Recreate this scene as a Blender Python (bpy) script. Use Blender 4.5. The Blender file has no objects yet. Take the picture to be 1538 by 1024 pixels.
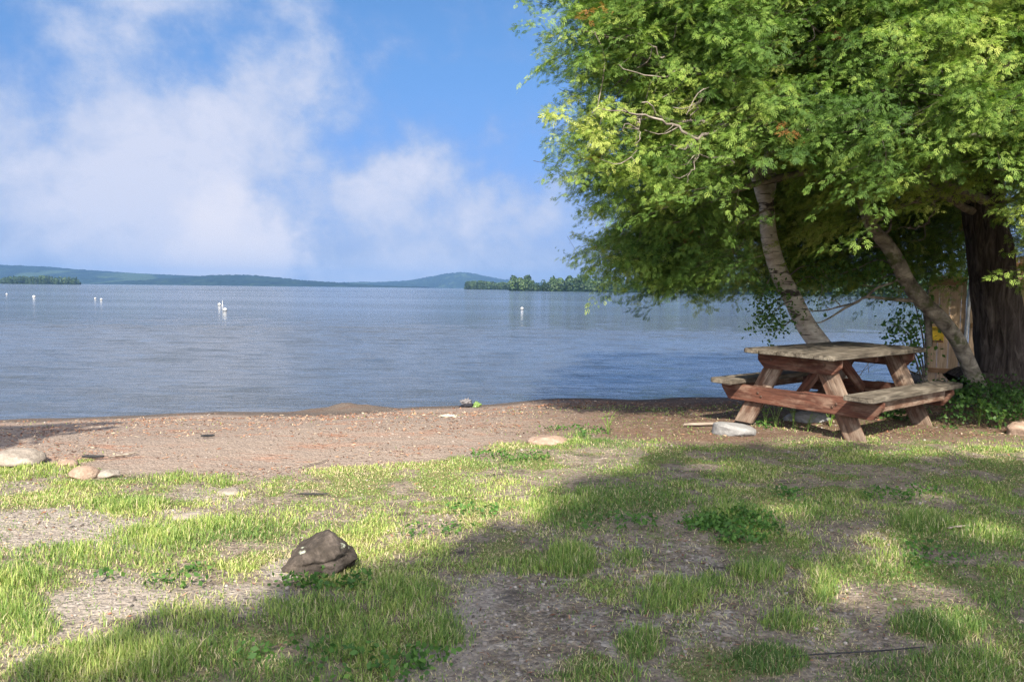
import bpy, bmesh, math, random
import numpy as np
from mathutils import Vector, Matrix

random.seed(7)
RNG = np.random.default_rng(11)
C = bpy.context.scene.collection
S = bpy.context.scene

# ------------------------------------------------------------------ camera
HC, FPX, W0, H0 = 1.29, 1186.0, 1538.0, 1024.0
PITCH = math.atan((512 - 433.3) / FPX)
ROLL = math.atan(0.0115)
FW = np.array([0, math.cos(PITCH), -math.sin(PITCH)])
U0 = np.array([0, math.sin(PITCH), math.cos(PITCH)])
R0 = np.array([1.0, 0, 0])
CR = math.cos(ROLL) * R0 + math.sin(ROLL) * U0
CU = -math.sin(ROLL) * R0 + math.cos(ROLL) * U0
cam_d = bpy.data.cameras.new('camera')
cam = bpy.data.objects.new('camera', cam_d)
C.objects.link(cam)
cam_d.sensor_width = 36
cam_d.lens = 36 * FPX / W0
cam_d.clip_start = 0.05
cam_d.clip_end = 30000
M = Matrix.Identity(4)
for i in range(3):
    M[i][0] = CR[i]; M[i][1] = CU[i]; M[i][2] = -FW[i]
M[2][3] = HC
cam.matrix_world = M
S.camera = cam


def ray(px, py):
    return CR * ((px - W0 / 2) / FPX) + CU * ((H0 / 2 - py) / FPX) + FW


def at(px, py, Y):
    """the point of the place that lies Y metres ahead in that direction"""
    r = ray(px, py)
    k = Y / r[1]
    return np.array([r[0] * k, Y, HC + r[2] * k])


def project(X, Y, Z):
    dz = Z - HC
    d = Y * FW[1] + dz * FW[2]
    xs = X * CR[0] + Y * CR[1] + dz * CR[2]
    ys = X * CU[0] + Y * CU[1] + dz * CU[2]
    d = np.where(np.abs(d) < 1e-3, 1e-3, d)
    return W0 / 2 + FPX * xs / d, H0 / 2 - FPX * ys / d, d


# ------------------------------------------------------------------ noise
def _hash(ix, iy, iz):
    n = (ix.astype(np.int64) * 374761393 + iy.astype(np.int64) * 668265263 + iz.astype(np.int64) * 2147483647 * 3) & 0xffffffff
    n = ((n ^ (n >> 13)) * 1274126177) & 0xffffffff
    n = ((n ^ (n >> 16)) * 2246822519) & 0xffffffff
    return ((n ^ (n >> 15)) & 0xffffff) / float(0xffffff)


def noise3(x, y, z):
    x, y, z = np.broadcast_arrays(np.asarray(x, float), np.asarray(y, float), np.asarray(z, float))
    ix, iy, iz = np.floor(x).astype(np.int64), np.floor(y).astype(np.int64), np.floor(z).astype(np.int64)
    fx, fy, fz = x - ix, y - iy, z - iz
    fx, fy, fz = fx * fx * (3 - 2 * fx), fy * fy * (3 - 2 * fy), fz * fz * (3 - 2 * fz)
    r = 0
    for dx in (0, 1):
        for dy in (0, 1):
            for dz in (0, 1):
                w = (fx if dx else 1 - fx) * (fy if dy else 1 - fy) * (fz if dz else 1 - fz)
                r = r + w * _hash(ix + dx, iy + dy, iz + dz)
    return r


def fbm(x, y, z=0.0, o=4):
    r, a, t = 0, 1.0, 0
    for i in range(o):
        r = r + a * noise3(np.asarray(x) * 2 ** i + 17.3 * i, np.asarray(y) * 2 ** i + 5.1 * i, np.asarray(z) * 2 ** i + 9.7 * i)
        t += a
        a *= .5
    return r / t


def sstep(a, b, x):
    t = np.clip((x - a) / (b - a), 0, 1)
    return t * t * (3 - 2 * t)


# ------------------------------------------------------------------ objects
def tag(o, label=None, cat=None, group=None, kind=None):
    if label: o['label'] = label
    if cat: o['category'] = cat
    if group: o['group'] = group
    if kind: o['kind'] = kind
    return o


def thing(name, label, cat, loc=(0, 0, 0), group=None, rot=None):
    o = bpy.data.objects.new(name, None)
    o.empty_display_size = .2
    C.objects.link(o)
    o.location = [float(v) for v in loc]
    if rot is not None: o.rotation_euler = rot
    return tag(o, label, cat, group)


def link(name, me, mat=None, parent=None, loc=None):
    o = bpy.data.objects.new(name, me)
    C.objects.link(o)
    if mat is not None:
        if len(me.materials) == 0:
            me.materials.append(mat)
    if parent is not None: o.parent = parent
    if loc is not None: o.location = [float(v) for v in loc]
    return o


def np_mesh(name, V, F, attrs=None, smooth=False):
    """quad mesh out of arrays"""
    V = np.asarray(V, np.float32).reshape(-1, 3)
    F = np.asarray(F, np.int32)
    k = F.shape[1]
    me = bpy.data.meshes.new(name)
    me.vertices.add(len(V))
    me.vertices.foreach_set('co', V.ravel())
    me.loops.add(F.size)
    me.loops.foreach_set('vertex_index', F.ravel())
    me.polygons.add(len(F))
    me.polygons.foreach_set('loop_start', np.arange(0, F.size, k, dtype=np.int32))
    if smooth:
        me.polygons.foreach_set('use_smooth', np.ones(len(F), bool))
    for an, av in (attrs or {}).items():
        a = me.attributes.new(an, 'FLOAT', 'POINT')
        a.data.foreach_set('value', np.asarray(av, np.float32).ravel())
    me.update(calc_edges=True)
    return me


def bm_mesh(name, bm, smooth=False):
    bmesh.ops.recalc_face_normals(bm, faces=bm.faces[:])
    me = bpy.data.meshes.new(name)
    bm.to_mesh(me)
    bm.free()
    if smooth:
        me.polygons.foreach_set('use_smooth', [True] * len(me.polygons))
    return me


def resample(P, n):
    """smooth curve (Catmull-Rom) through points"""
    P = np.asarray(P, float)
    m = len(P)
    t = np.linspace(0, m - 1, n)
    i = np.clip(np.floor(t).astype(int), 0, m - 2)
    f = (t - i)[:, None]
    p0 = P[np.clip(i - 1, 0, m - 1)]; p1 = P[i]; p2 = P[i + 1]; p3 = P[np.clip(i + 2, 0, m - 1)]
    return .5 * ((2 * p1) + (-p0 + p2) * f + (2 * p0 - 5 * p1 + 4 * p2 - p3) * f ** 2 + (-p0 + 3 * p1 - 3 * p2 + p3) * f ** 3)


def tube_arrays(P, R, sides=8, rough=0.0, flute=0.0, seed=0.0, cap=True):
    P = np.asarray(P, float); R = np.asarray(R, float)
    n = len(P)
    T = np.gradient(P, axis=0)
    T /= np.linalg.norm(T, axis=1)[:, None] + 1e-9
    ref = np.array([0, 0, 1.0]) if abs(T[0][2]) < .8 else np.array([1.0, 0, 0])
    A = np.cross(T, ref); A /= np.linalg.norm(A, axis=1)[:, None] + 1e-9
    B = np.cross(T, A)
    ang = np.linspace(0, 2 * math.pi, sides, endpoint=False)
    ca, sa = np.cos(ang), np.sin(ang)
    rr = R[:, None] * np.ones((1, sides))
    if rough:
        s = np.arange(n)[:, None] * 0.35
        rr = rr * (1 + rough * (fbm(ca[None] * 1.6 + seed, sa[None] * 1.6 + s * .6, s * .25, 3) - .5) * 2)
    if flute:
        s = np.linalg.norm(np.diff(P, axis=0, prepend=P[:1]), axis=1).cumsum()[:, None]
        k = sides / 5.0
        rr = rr + flute * (noise3(ang[None] * k + 3 * noise3(ang[None] * 2, s * 1.5, seed), s * 2.2, seed + 3) - .5) * 2
    V = P[:, None, :] + rr[..., None] * (ca[None, :, None] * A[:, None, :] + sa[None, :, None] * B[:, None, :])
    V = V.reshape(-1, 3)
    i = np.arange(n - 1)[:, None] * sides
    j = np.arange(sides)[None]
    F = np.stack([i + j, i + (j + 1) % sides, i + sides + (j + 1) % sides, i + sides + j], -1).reshape(-1, 4)
    if cap:
        V = np.vstack([V, P[:1], P[-1:]])
        a = np.arange(sides)
        c0 = np.stack([(a + 1) % sides, a, np.full(sides, len(V) - 2), np.full(sides, len(V) - 2)], -1)
        b = (n - 1) * sides
        c1 = np.stack([b + a, b + (a + 1) % sides, np.full(sides, len(V) - 1), np.full(sides, len(V) - 1)], -1)
        F = np.vstack([F, c0[::2] * 0 + c0[::2], c1[::2] * 0 + c1[::2]]) if False else F
        V = V[:-2]
    return V, F


class Bag:
    """collects arrays into one mesh"""
    def __init__(s): s.V = []; s.F = []; s.n = 0; s.A = []
    def add(s, V, F, a=None):
        V = np.asarray(V).reshape(-1, 3)
        s.V.append(V); s.F.append(np.asarray(F) + s.n); s.n += len(V)
        s.A.append(np.zeros(len(V)) if a is None else np.broadcast_to(a, (len(V),)))
    def tube(s, P, R, sides=6, **k): s.add(*tube_arrays(P, R, sides, **k))
    def build(s, name, mat, parent=None, smooth=True, attr=False):
        me = np_mesh(name, np.vstack(s.V), np.vstack(s.F), {'tint': np.concatenate(s.A)} if attr else None, smooth)
        return link(name, me, mat, parent)


# ------------------------------------------------------------------ materials
class NT:
    def __init__(s, name):
        s.m = bpy.data.materials.new(name); s.m.use_nodes = True
        s.t = s.m.node_tree; s.t.nodes.clear()
        s.out = s.t.nodes.new('ShaderNodeOutputMaterial')
    def n(s, typ, **kw):
        nd = s.t.nodes.new('ShaderNode' + typ)
        ins = kw.pop('ins', {})
        for k, v in kw.items(): setattr(nd, k, v)
        for k, v in ins.items():
            if hasattr(v, 'is_linked'): s.t.links.new(v, nd.inputs[k])
            else: nd.inputs[k].default_value = v
        return nd
    def l(s, a, b): s.t.links.new(a, b)
    def coord(s, kind='Object', scale=(1, 1, 1), loc=(0, 0, 0)):
        tc = s.n('TexCoord')
        return s.n('Mapping', ins={'Vector': tc.outputs[kind], 'Scale': scale, 'Location': loc}).outputs[0]
    def noise(s, vec, scale, detail=4, rough=.55, dist=0):
        return s.n('TexNoise', ins={'Vector': vec, 'Scale': scale, 'Detail': detail, 'Roughness': rough, 'Distortion': dist}).outputs[0]
    def ramp(s, fac, *stops):
        r = s.n('ValToRGB', ins={'Fac': fac})
        e = r.color_ramp.elements
        while len(e) > 1: e.remove(e[-1])
        e[0].position = stops[0][0]; e[0].color = tuple(stops[0][1]) + (1,) if len(stops[0][1]) == 3 else stops[0][1]
        for p, c in stops[1:]:
            q = e.new(p); q.color = tuple(c) + (1,)
        return r.outputs[0]
    def mapr(s, v, a, b, c=0, d=1):
        return s.n('MapRange', interpolation_type='SMOOTHSTEP', ins={'Value': v, 'From Min': a, 'From Max': b, 'To Min': c, 'To Max': d}).outputs[0]
    def mix(s, f, a, b, mode='MIX'):
        nd = s.n('Mix', data_type='RGBA', blend_type=mode)
        for sock, v in ((nd.inputs[0], f), (nd.inputs[6], a), (nd.inputs[7], b)):
            if hasattr(v, 'is_linked'): s.l(v, sock)
            else: sock.default_value = v if isinstance(v, (int, float)) else tuple(v) + ((1,) if len(v) == 3 else ())
        return nd.outputs[2]
    def math(s, op, a, b=0.0):
        nd = s.n('Math', operation=op)
        for i, v in enumerate((a, b)):
            if hasattr(v, 'is_linked'): s.l(v, nd.inputs[i])
            else: nd.inputs[i].default_value = v
        return nd.outputs[0]
    def attr(s, name): return s.n('Attribute', attribute_name=name).outputs['Fac']
    def bump(s, h, strength=.5, dist=.01, normal=None):
        ins = {'Height': h, 'Strength': strength, 'Distance': dist}
        if normal is not None: ins['Normal'] = normal
        return s.n('Bump', ins=ins).outputs[0]
    def principled(s, color, rough=.8, normal=None, spec=.3, **kw):
        p = s.n('BsdfPrincipled')
        for k, v in {'Base Color': color, 'Roughness': rough, 'Specular IOR Level': spec, **kw}.items():
            if hasattr(v, 'is_linked'): s.l(v, p.inputs[k])
            else: p.inputs[k].default_value = v if isinstance(v, (int, float)) else tuple(v) + ((1,) if len(v) == 3 else ())
        if normal is not None: s.l(normal, p.inputs['Normal'])
        s.l(p.outputs[0], s.out.inputs[0])
        return p


def leaf_mat(name, stops, trans=.3, spec=.25, rough=.55):
    n = NT(name)
    col = n.ramp(n.attr('tint'), *stops)
    p = n.principled(col, rough, spec=spec)
    tcol = n.mix(1.0, col, (.92, 1.12, .6), 'MULTIPLY')
    tr = n.n('BsdfTranslucent', ins={'Color': tcol})
    mx = n.n('MixShader', ins={0: trans})
    n.l(p.outputs[0], mx.inputs[1]); n.l(tr.outputs[0], mx.inputs[2])
    n.l(mx.outputs[0], n.out.inputs[0])
    return n.m


def mat_wood(name, base, worn, dark, wear=.5, rough=.85):
    n = NT(name)
    v = n.coord('Object', (1.2, 14, 14))
    ob = n.n('ObjectInfo').outputs['Random']
    off = n.n('VectorMath', operation='ADD', ins={0: v})
    cmb = n.n('CombineXYZ', ins={0: n.math('MULTIPLY', ob, 37.0), 1: n.math('MULTIPLY', ob, 91.0), 2: 0.0})
    n.l(cmb.outputs[0], off.inputs[1])
    v = off.outputs[0]
    g = n.noise(v, 3.0, 6, .65, .6)
    v2 = n.coord('Object', (2.2, 5, 5))
    b = n.noise(v2, 2.2, 5, .6, .4)
    col = n.mix(n.mapr(g, .35, .7), base, dark)
    col = n.mix(n.math('MULTIPLY', n.mapr(b, .62 - wear * .35, .85 - wear * .3), n.mapr(g, .25, .62, 1, .35)), col, worn)
    crack = n.noise(n.coord('Object', (.8, 40, 40)), 2.0, 3, .5)
    col = n.mix(n.mapr(crack, .68, .74, 0, .75), col, tuple(c * .25 for c in dark))
    n.principled(col, rough, n.bump(n.math('ADD', g, n.math('MULTIPLY', crack, -.8)), .55, .006), .2)
    return n.m


M_TOP = mat_wood('weathered_wood', (.12, .10, .08), (.25, .22, .18), (.045, .038, .031), .5)
M_RED = mat_wood('red_stained_wood', (.125, .052, .035), (.27, .185, .14), (.045, .02, .015), .45)
M_LEG = mat_wood('worn_stained_wood', (.13, .07, .048), (.30, .24, .19), (.06, .035, .025), .6)
M_FENCE = mat_wood('fence_wood', (.36, .21, .115), (.44, .29, .18), (.21, .115, .06), .45)
M_OLD = mat_wood('driftwood', (.30, .25, .21), (.4, .35, .3), (.16, .13, .1), .4)


def mat_bark(name, kind):
    n = NT(name)
    if kind == 'cedar':
        v = n.coord('Object', (9, 9, 1.1))
        g = n.noise(v, 2.4, 7, .65, .7)
        b = n.noise(n.coord('Object', (1, 1, 1)), 2.5, 4)
        col = n.ramp(g, (.3, (.014, .011, .010)), (.5, (.062, .050, .046)), (.72, (.15, .125, .115)))
        col = n.mix(n.mapr(b, .58, .75, 0, .5), col, (.12, .13, .08))
        n.principled(col, .95, n.bump(g, 1.0, .03), .1)
    elif kind == 'birch':
        g = n.noise(n.coord('Object', (2.0, 2.0, 26)), 2.0, 5, .6, .3)
        b = n.noise(n.coord('Object', (3, 3, 6)), 1.7, 5, .65, .5)
        col = n.ramp(b, (.3, (.30, .25, .21)), (.5, (.52, .46, .40)), (.7, (.72, .67, .60)))
        col = n.mix(n.mapr(g, .56, .66, 0, .9), col, (.05, .04, .036))
        d = n.noise(n.coord('Object', (2.2, 2.2, 4.5), (3, 8, 1)), 1.6, 3)
        col = n.mix(n.mapr(d, .58, .65, 0, .92), col, (.04, .033, .03))
        n.principled(col, .8, n.bump(n.math('ADD', g, b), .6, .012), .2)
    elif kind == 'mossy':
        b = n.noise(n.coord('Object', (3, 3, 4)), 2.2, 6, .65, .6)
        col = n.ramp(b, (.3, (.05, .042, .036)), (.5, (.21, .18, .15)), (.68, (.42, .37, .31)))
        d = n.noise(n.coord('Object', (2, 2, 2), (1, 4, 2)), 2.8, 4)
        col = n.mix(n.mapr(d, .52, .64, 0, .85), col, (.07, .085, .03))
        n.principled(col, .9, n.bump(b, .9, .02), .15)
    else:
        b = n.noise(n.coord('Object', (4, 4, 4)), 3.0, 5)
        col = n.ramp(b, (.3, (.09, .075, .06)), (.55, (.20, .17, .145)), (.75, (.34, .30, .26)))
        n.principled(col, .85, n.bump(b, .5, .008), .2)
    return n.m


M_CEDARBARK = mat_bark('cedar_bark', 'cedar')
M_BIRCHBARK = mat_bark('birch_bark', 'birch')
M_MOSSBARK = mat_bark('mossy_bark', 'mossy')
M_TWIG = mat_bark('twig_bark', 'twig')


def mat_rock(name, dark, mid, light, lichen=0.0, scale=1.0):
    n = NT(name)
    a = n.noise(n.coord('Object', (scale,) * 3), 4.0, 9, .68, .5)
    b = n.noise(n.coord('Object', (scale,) * 3, (4, 2, 7)), 30.0, 6, .7)
    col = n.ramp(n.math('ADD', n.math('MULTIPLY', a, .65), n.math('MULTIPLY', b, .35)), (.34, dark), (.5, mid), (.66, light))
    if lichen:
        c = n.noise(n.coord('Object', (scale,) * 3, (1.3, 5.2, .7)), 5.5, 5, .6)
        col = n.mix(n.mapr(c, .68 - .1 * lichen, .72 - .1 * lichen, 0, .8), col, (.40, .43, .34))
    n.principled(col, .9, n.bump(n.math('ADD', a, n.math('MULTIPLY', b, .6)), .9, .02), .15)
    return n.m


M_ROCKDARK = mat_rock('dark_rock', (.018, .015, .013), (.055, .045, .038), (.15, .122, .105), .75)
M_ROCKPALE = mat_rock('pale_rock', (.13, .11, .09), (.25, .215, .185), (.40, .35, .31))
M_ROCKPINK = mat_rock('pink_rock', (.15, .10, .075), (.28, .20, .155), (.42, .33, .27))
M_ROCKGREY = mat_rock('grey_block', (.14, .135, .135), (.22, .215, .215), (.31, .305, .305))
M_ROCKBLACK = mat_rock('wet_rock', (.012, .012, .014), (.03, .03, .033), (.07, .07, .07))


def plain(name, col, rough=.6, spec=.3, bump=0, **kw):
    n = NT(name)
    a = n.noise(n.coord('Object', (1, 1, 1)), 18.0, 4)
    c = n.mix(n.mapr(a, .3, .7), tuple(x * .82 for x in col), tuple(min(1, x * 1.1) for x in col))
    n.principled(c, rough, n.bump(a, bump, .004) if bump else None, spec, **kw)
    return n.m


# ------------------------------------------------------------------ ground shape and cover
WATER_Z = -.45


def shoreline(X):
    return 11.95 + .32 * np.clip(X, -40, 40) + .16 * np.sin(X * 1.1 + .6) + .10 * np.sin(X * 2.7) + .5 * (fbm(np.asarray(X) * .9, 3.3, 0, 3) - .5)


def height(X, Y):
    X = np.asarray(X, float); Y = np.asarray(Y, float)
    t = shoreline(X) - Y
    z = WATER_Z + .47 * sstep(-.25, 4.7, t) - .01
    z = np.where(t < 0, WATER_Z - .01 + .03 * np.exp(np.clip(t, -20, 0)) - .03 - 1.9 * sstep(0, 26, -t) + .0, z)
    z = z + .03 * sstep(-.2, .5, t) * (t < 3)* (1 - sstep(1.2, 3, t))
    near = sstep(-.3, 1.5, t)
    z = z + near * (.05 * (fbm(X * .55, Y * .55, 1.0, 3) - .5) + .028 * (fbm(X * 3.1, Y * 3.1, 4.0, 4) - .5))
    # the rise of soil round the foot of the cedar
    z = z + .10 * np.exp(-(((X - 5.7) / 1.2) ** 2 + ((Y - 9.3) / 1.0) ** 2))
    # heap of sand at the waterline
    c = at(530, 612, 11.15)
    z = z + .11 * np.exp(-(((X - c[0]) / .5) ** 2 + ((Y - 11.0) / .22) ** 2)) * (.5 + fbm(X * 5, Y * 5, 2.0, 3))
    return z


def ground(px, py):
    r = ray(px, py)
    lo, hi = 1.5, 16.0
    Ys_ = np.linspace(lo, hi, 1500)
    k = Ys_ / r[1]
    zz = HC + r[2] * k
    d = zz - height(r[0] * k, Ys_)
    i = int(np.argmax(d < 0)) if (d < 0).any() else len(Ys_) - 1
    return np.array([r[0] * k[i], Ys_[i], height(r[0] * k[i], Ys_[i])])


_yt = np.array([(-400, 700), (0, 702), (100, 702), (180, 706), (330, 712), (450, 716), (540, 713), (620, 703), (720, 684), (800, 664),
                (850, 652), (930, 652), (1000, 662), (1100, 664), (1300, 668), (1400, 658), (1538, 652), (2000, 650)], float)
# bare places and tufts: centre, radii in degrees-like units seen along the ground, weight
BARE = [(60, 795, 200, 42, 1.0), (160, 800, 90, 22, .9), (800, 930, 130, 85, 1.0), (960, 850, 120, 45, .8), (700, 1000, 130, 50, .7), (1000, 945, 110, 70, .85),
        (1080, 720, 130, 22, .3), (1250, 980, 110, 50, .55), (1330, 800, 120, 40, .35), (40, 990, 70, 40, .75), (160, 905, 110, 24, .8), (230, 870, 80, 18, .5),
        (1280, 690, 200, 18, .3), (340, 905, 120, 22, .65), (110, 940, 60, 30, .6), (480, 1000, 80, 18, .5), (560, 900, 50, 20, .5), (640, 990, 40, 30, .6), (270, 960, 60, 20, .5), (700, 780, 60, 14, .4), (610, 800, 50, 12, .45), (520, 775, 60, 10, .35), (160, 870, 60, 14, .6), (700, 870, 50, 18, .5), (1010, 860, 60, 24, .7), (430, 850, 40, 20, .8), (330, 745, 60, 14, .6), (270, 775, 60, 12, .6), (420, 705, 90, 10, .6), (830, 790, 90, 20, .5),
        (1160, 905, 120, 60, .5), (1440, 720, 140, 16, .2), (760, 665, 60, 16, .3), (60, 735, 80, 12, .5), (860, 690, 60, 14, .3)]
TUFT = [(190, 760, 62, 13, 1.0), (330, 722, 22, 9, .8), (255, 715, 60, 10, .6), (60, 707, 60, 9, .5), (370, 795, 90, 17, .8), (240, 810, 80, 18, .8), (130, 835, 110, 18, .8), (40, 870, 60, 25, .9),
        (30, 930, 50, 40, .9), (660, 950, 48, 24, 1.1), (860, 845, 40, 22, 1.0), (790, 850, 60, 14, .6), (940, 750, 80, 24, .8), (860, 770, 70, 25, .8), (1010, 900, 60, 26, .8),
        (1185, 935, 42, 15, 1.0), (1140, 990, 56, 24, 1.1), (1420, 940, 66, 24, 1.2), (1140, 860, 36, 18, .9), (1235, 885, 26, 28, .9), (1380, 790, 48, 20, 1.0), (1470, 810, 60, 22, .7),
        (1220, 765, 50, 18, .7), (1110, 770, 60, 18, .7), (340, 985, 70, 26, .8), (540, 970, 70, 34, .9), (470, 930, 90, 30, .8), (600, 900, 70, 30, .8), (300, 930, 70, 30, .6),
        (960, 970, 34, 22, .9), (1440, 1005, 90, 30, .9), (1330, 1010, 70, 25, .7), (900, 1015, 60, 18, .7), (1080, 880, 44, 16, .7), (940, 840, 34, 14, .6), (1500, 900, 40, 24, .6), (1340, 850, 60, 18, .5),
        (870, 650, 40, 8, .7), (900, 665, 60, 10, .5), (740, 690, 60, 14, .5), (200, 990, 110, 30, .9), (80, 1010, 60, 20, .9), (420, 1010, 80, 20, .7)]


def cover(X, Y, Z):
    """grass density, tuft height, bare gravel, beach, straw of a spot on the ground"""
    px, py, d = project(X, Y, Z)
    py = np.where(d < .3, 2000, py)
    n1 = fbm(X * 1.6, Y * 1.6, 2.0, 4)
    n2 = fbm(X * 4.2, Y * 4.2, 7.0, 3)
    yt = np.interp(px, _yt[:, 0], _yt[:, 1])
    beach = 1 - sstep(-14, 16, py - yt + (n1 - .5) * 46 + (n2 - .5) * 22)
    right = sstep(620, 900, px + (py - 850) * .3)
    n4 = fbm(X * 9.0, Y * 9.0, 3.0, 3)
    far = sstep(770, 690, py)
    dens = .80 - .22 * right
    dens = dens * (.25 + 1.1 * sstep(.34, .66, .5 * n2 + .5 * n4)) * (.55 + .7 * sstep(.36, .6, n1)) + right * .35 * sstep(.5, .64, n2)
    dens = np.maximum(dens, .36 * far * sstep(.3, .55, n4))
    bare = np.zeros_like(px)
    for cx, cy, rx, ry, w in BARE:
        q = ((px - cx) / rx) ** 2 + ((py - cy) / ry) ** 2
        bare = np.maximum(bare, w * (1 - sstep(.2, 1.7, q + (n1 - .5) * 2.2 + (n2 - .5) * 2.2)))
    tuft = np.zeros_like(px)
    for cx, cy, rx, ry, w in TUFT:
        q = ((px - cx) / rx) ** 2 + ((py - cy) / ry) ** 2
        tuft = np.maximum(tuft, w * (1 - sstep(-.1, 2.0, q + (n2 - .5) * 2.4 + (n4 - .5) * 1.4)))
    dens = np.maximum(dens * (1 - .76 * bare), tuft * (.55 + .75 * n4)) * (1 - beach)
    dens = np.maximum(dens, .20 * right * sstep(.47, .62, .5 * n2 + .5 * n4) * (py > 628))
    return dens, tuft, bare, beach, n1, n2, right


def axis(fine0, fine1, step, far0, far1, k=1.22):
    a = list(np.arange(fine0, fine1 + 1e-6, step))
    s, v = step, a[-1]
    while v < far1:
        s *= k; v += s; a.append(min(v, far1))
    s, v = step, a[0]; b = []
    while v > far0:
        s *= k; v -= s; b.append(max(v, far0))
    return np.array(b[::-1] + a)


ax = axis(-8.5, 9.5, .045, -7200, 7200)
ay = axis(1.8, 14.5, .04, -900, 7000)
GX, GY = np.meshgrid(ax, ay)
GX, GY = GX.ravel(), GY.ravel()
GZ = height(GX, GY)
nx, ny = len(ax), len(ay)
ii = (np.arange(ny - 1)[:, None] * nx + np.arange(nx - 1)[None]).ravel()
GF = np.stack([ii, ii + 1, ii + nx + 1, ii + nx], -1)
gd, gt, gb, gbe, g1, g2, gr = cover(GX, GY, GZ)
wet = 1 - sstep(.50, .95, shoreline(GX) - GY + .25 * (fbm(GX * 1.7, GY * 1.7, 6.0, 3) - .5))
me = np_mesh('ground', np.stack([GX, GY, GZ], -1), GF, {'grassy': np.clip(gd, 0, 1), 'bare': gb, 'beach': gbe, 'wet': wet, 'right': gr}, True)


def mat_ground():
    n = NT('ground_soil')
    v = n.coord('Object')
    fine = n.noise(v, 55.0, 6, .7)
    mid = n.noise(v, 9.0, 6, .65, .3)
    big = n.noise(v, 1.3, 5, .6)
    vor = n.n('TexVoronoi', ins={'Vector': v, 'Scale': 48.0, 'Randomness': 1.0})
    peb = vor.outputs['Color']; pd = vor.outputs['Distance']
    pg = n.n('RGBToBW', ins={0: peb}).outputs[0]
    # beach: grey-pink sand with rusty needle drifts
    sand = n.ramp(fine, (.3, (.16, .123, .10)), (.5, (.25, .196, .163)), (.7, (.34, .275, .233)))
    vs = n.coord('Object', (1.0, 2.6, 1.0))
    rust = n.noise(vs, 1.5, 7, .72, .5)
    sand = n.mix(n.mapr(rust, .52, .66, 0, .62), sand, n.ramp(fine, (.35, (.17, .07, .042)), (.65, (.40, .20, .125))))
    dk = n.noise(vs, 3.8, 6, .7, .2)
    sand = n.mix(n.mapr(dk, .60, .72, 0, .55), sand, (.13, .098, .08))
    # needle humus under the cedar instead of clean sand
    humus = n.ramp(fine, (.3, (.045, .030, .022)), (.5, (.125, .078, .054)), (.72, (.25, .165, .115)))
    sand = n.mix(n.math('MULTIPLY', n.attr('right'), n.mapr(mid, .3, .55, .55, .95)), sand, humus)
    # bare gravel and soil in the turf
    soil = n.ramp(n.math('ADD', n.math('MULTIPLY', fine, .5), n.math('MULTIPLY', mid, .5)), (.34, (.068, .054, .043)), (.5, (.175, .14, .112)), (.66, (.32, .262, .212)))
    grav = n.ramp(pg, (.2, (.10, .088, .078)), (.5, (.22, .195, .172)), (.85, (.38, .345, .31)))
    soil = n.mix(n.math('MULTIPLY', n.mapr(mid, .42, .62), n.mapr(n.attr('bare'), .2, .9, .15, .8)), soil, grav)
    straw = n.noise(n.coord('Object', (1.4, 1.0, 1)), 30.0, 5, .7, 1.2)
    soil = n.mix(n.math('MULTIPLY', n.mapr(straw, .5, .66, 0, .75), n.mapr(big, .35, .6)), soil, (.42, .335, .21))
    soil = n.mix(n.mapr(n.noise(n.coord('Object', (1, 1.3, 1), (5, 9, 0)), 3.1, 7, .7, .4), .55, .66, 0, .75), soil, (.035, .030, .028))
    turf = n.ramp(fine, (.3, (.07, .075, .025)), (.55, (.19, .18, .065)), (.75, (.34, .29, .15)))
    col = n.mix(n.mapr(n.attr('grassy'), .25, .95, 0, .8), soil, turf)
    pale = n.ramp(fine, (.3, (.20, .17, .145)), (.55, (.34, .295, .26)), (.75, (.5, .45, .40)))
    col = n.mix(n.math('MULTIPLY', n.mapr(n.attr('right'), .2, .7, .8, 0), n.mapr(n.attr('bare'), .3, .9)), col, pale)
    col = n.mix(n.attr('beach'), col, sand)
    col = n.mix(n.math('MULTIPLY', n.attr('wet'), .8), col, (.075, .062, .055))
    h = n.math('ADD', n.math('MULTIPLY', fine, .6), n.math('ADD', n.math('MULTIPLY', mid, 1.6), n.math('MULTIPLY', pd, -.5)))
    n.principled(col, .95, n.bump(h, .9, .022), .12)
    return n.m


g = link('ground', me, mat_ground())
tag(g, kind='structure')


# ------------------------------------------------------------------ water
def mat_water():
    n = NT('lake_water')
    v = n.coord('Object', (.55, 1.7, 1))
    a = n.noise(v, .9, 3, .5, .4)
    b = n.noise(n.coord('Object', (1.1, 3.4, 1), (3, 7, 0)), 1.7, 4, .6, .5)
    c = n.noise(n.coord('Object', (.012, .05, 1)), 1.0, 3, .5, .5)      # wind lanes
    calm = n.mapr(c, .38, .62, .35, 1.0)
    h = n.math('MULTIPLY', n.math('ADD', n.math('MULTIPLY', a, 1.0), n.math('MULTIPLY', b, .6)), calm)
    nrm = n.bump(h, 1.0, .19)
    n.principled((.050, .054, .051), .07, nrm, .5, IOR=2.25)
    return n.m


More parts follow.
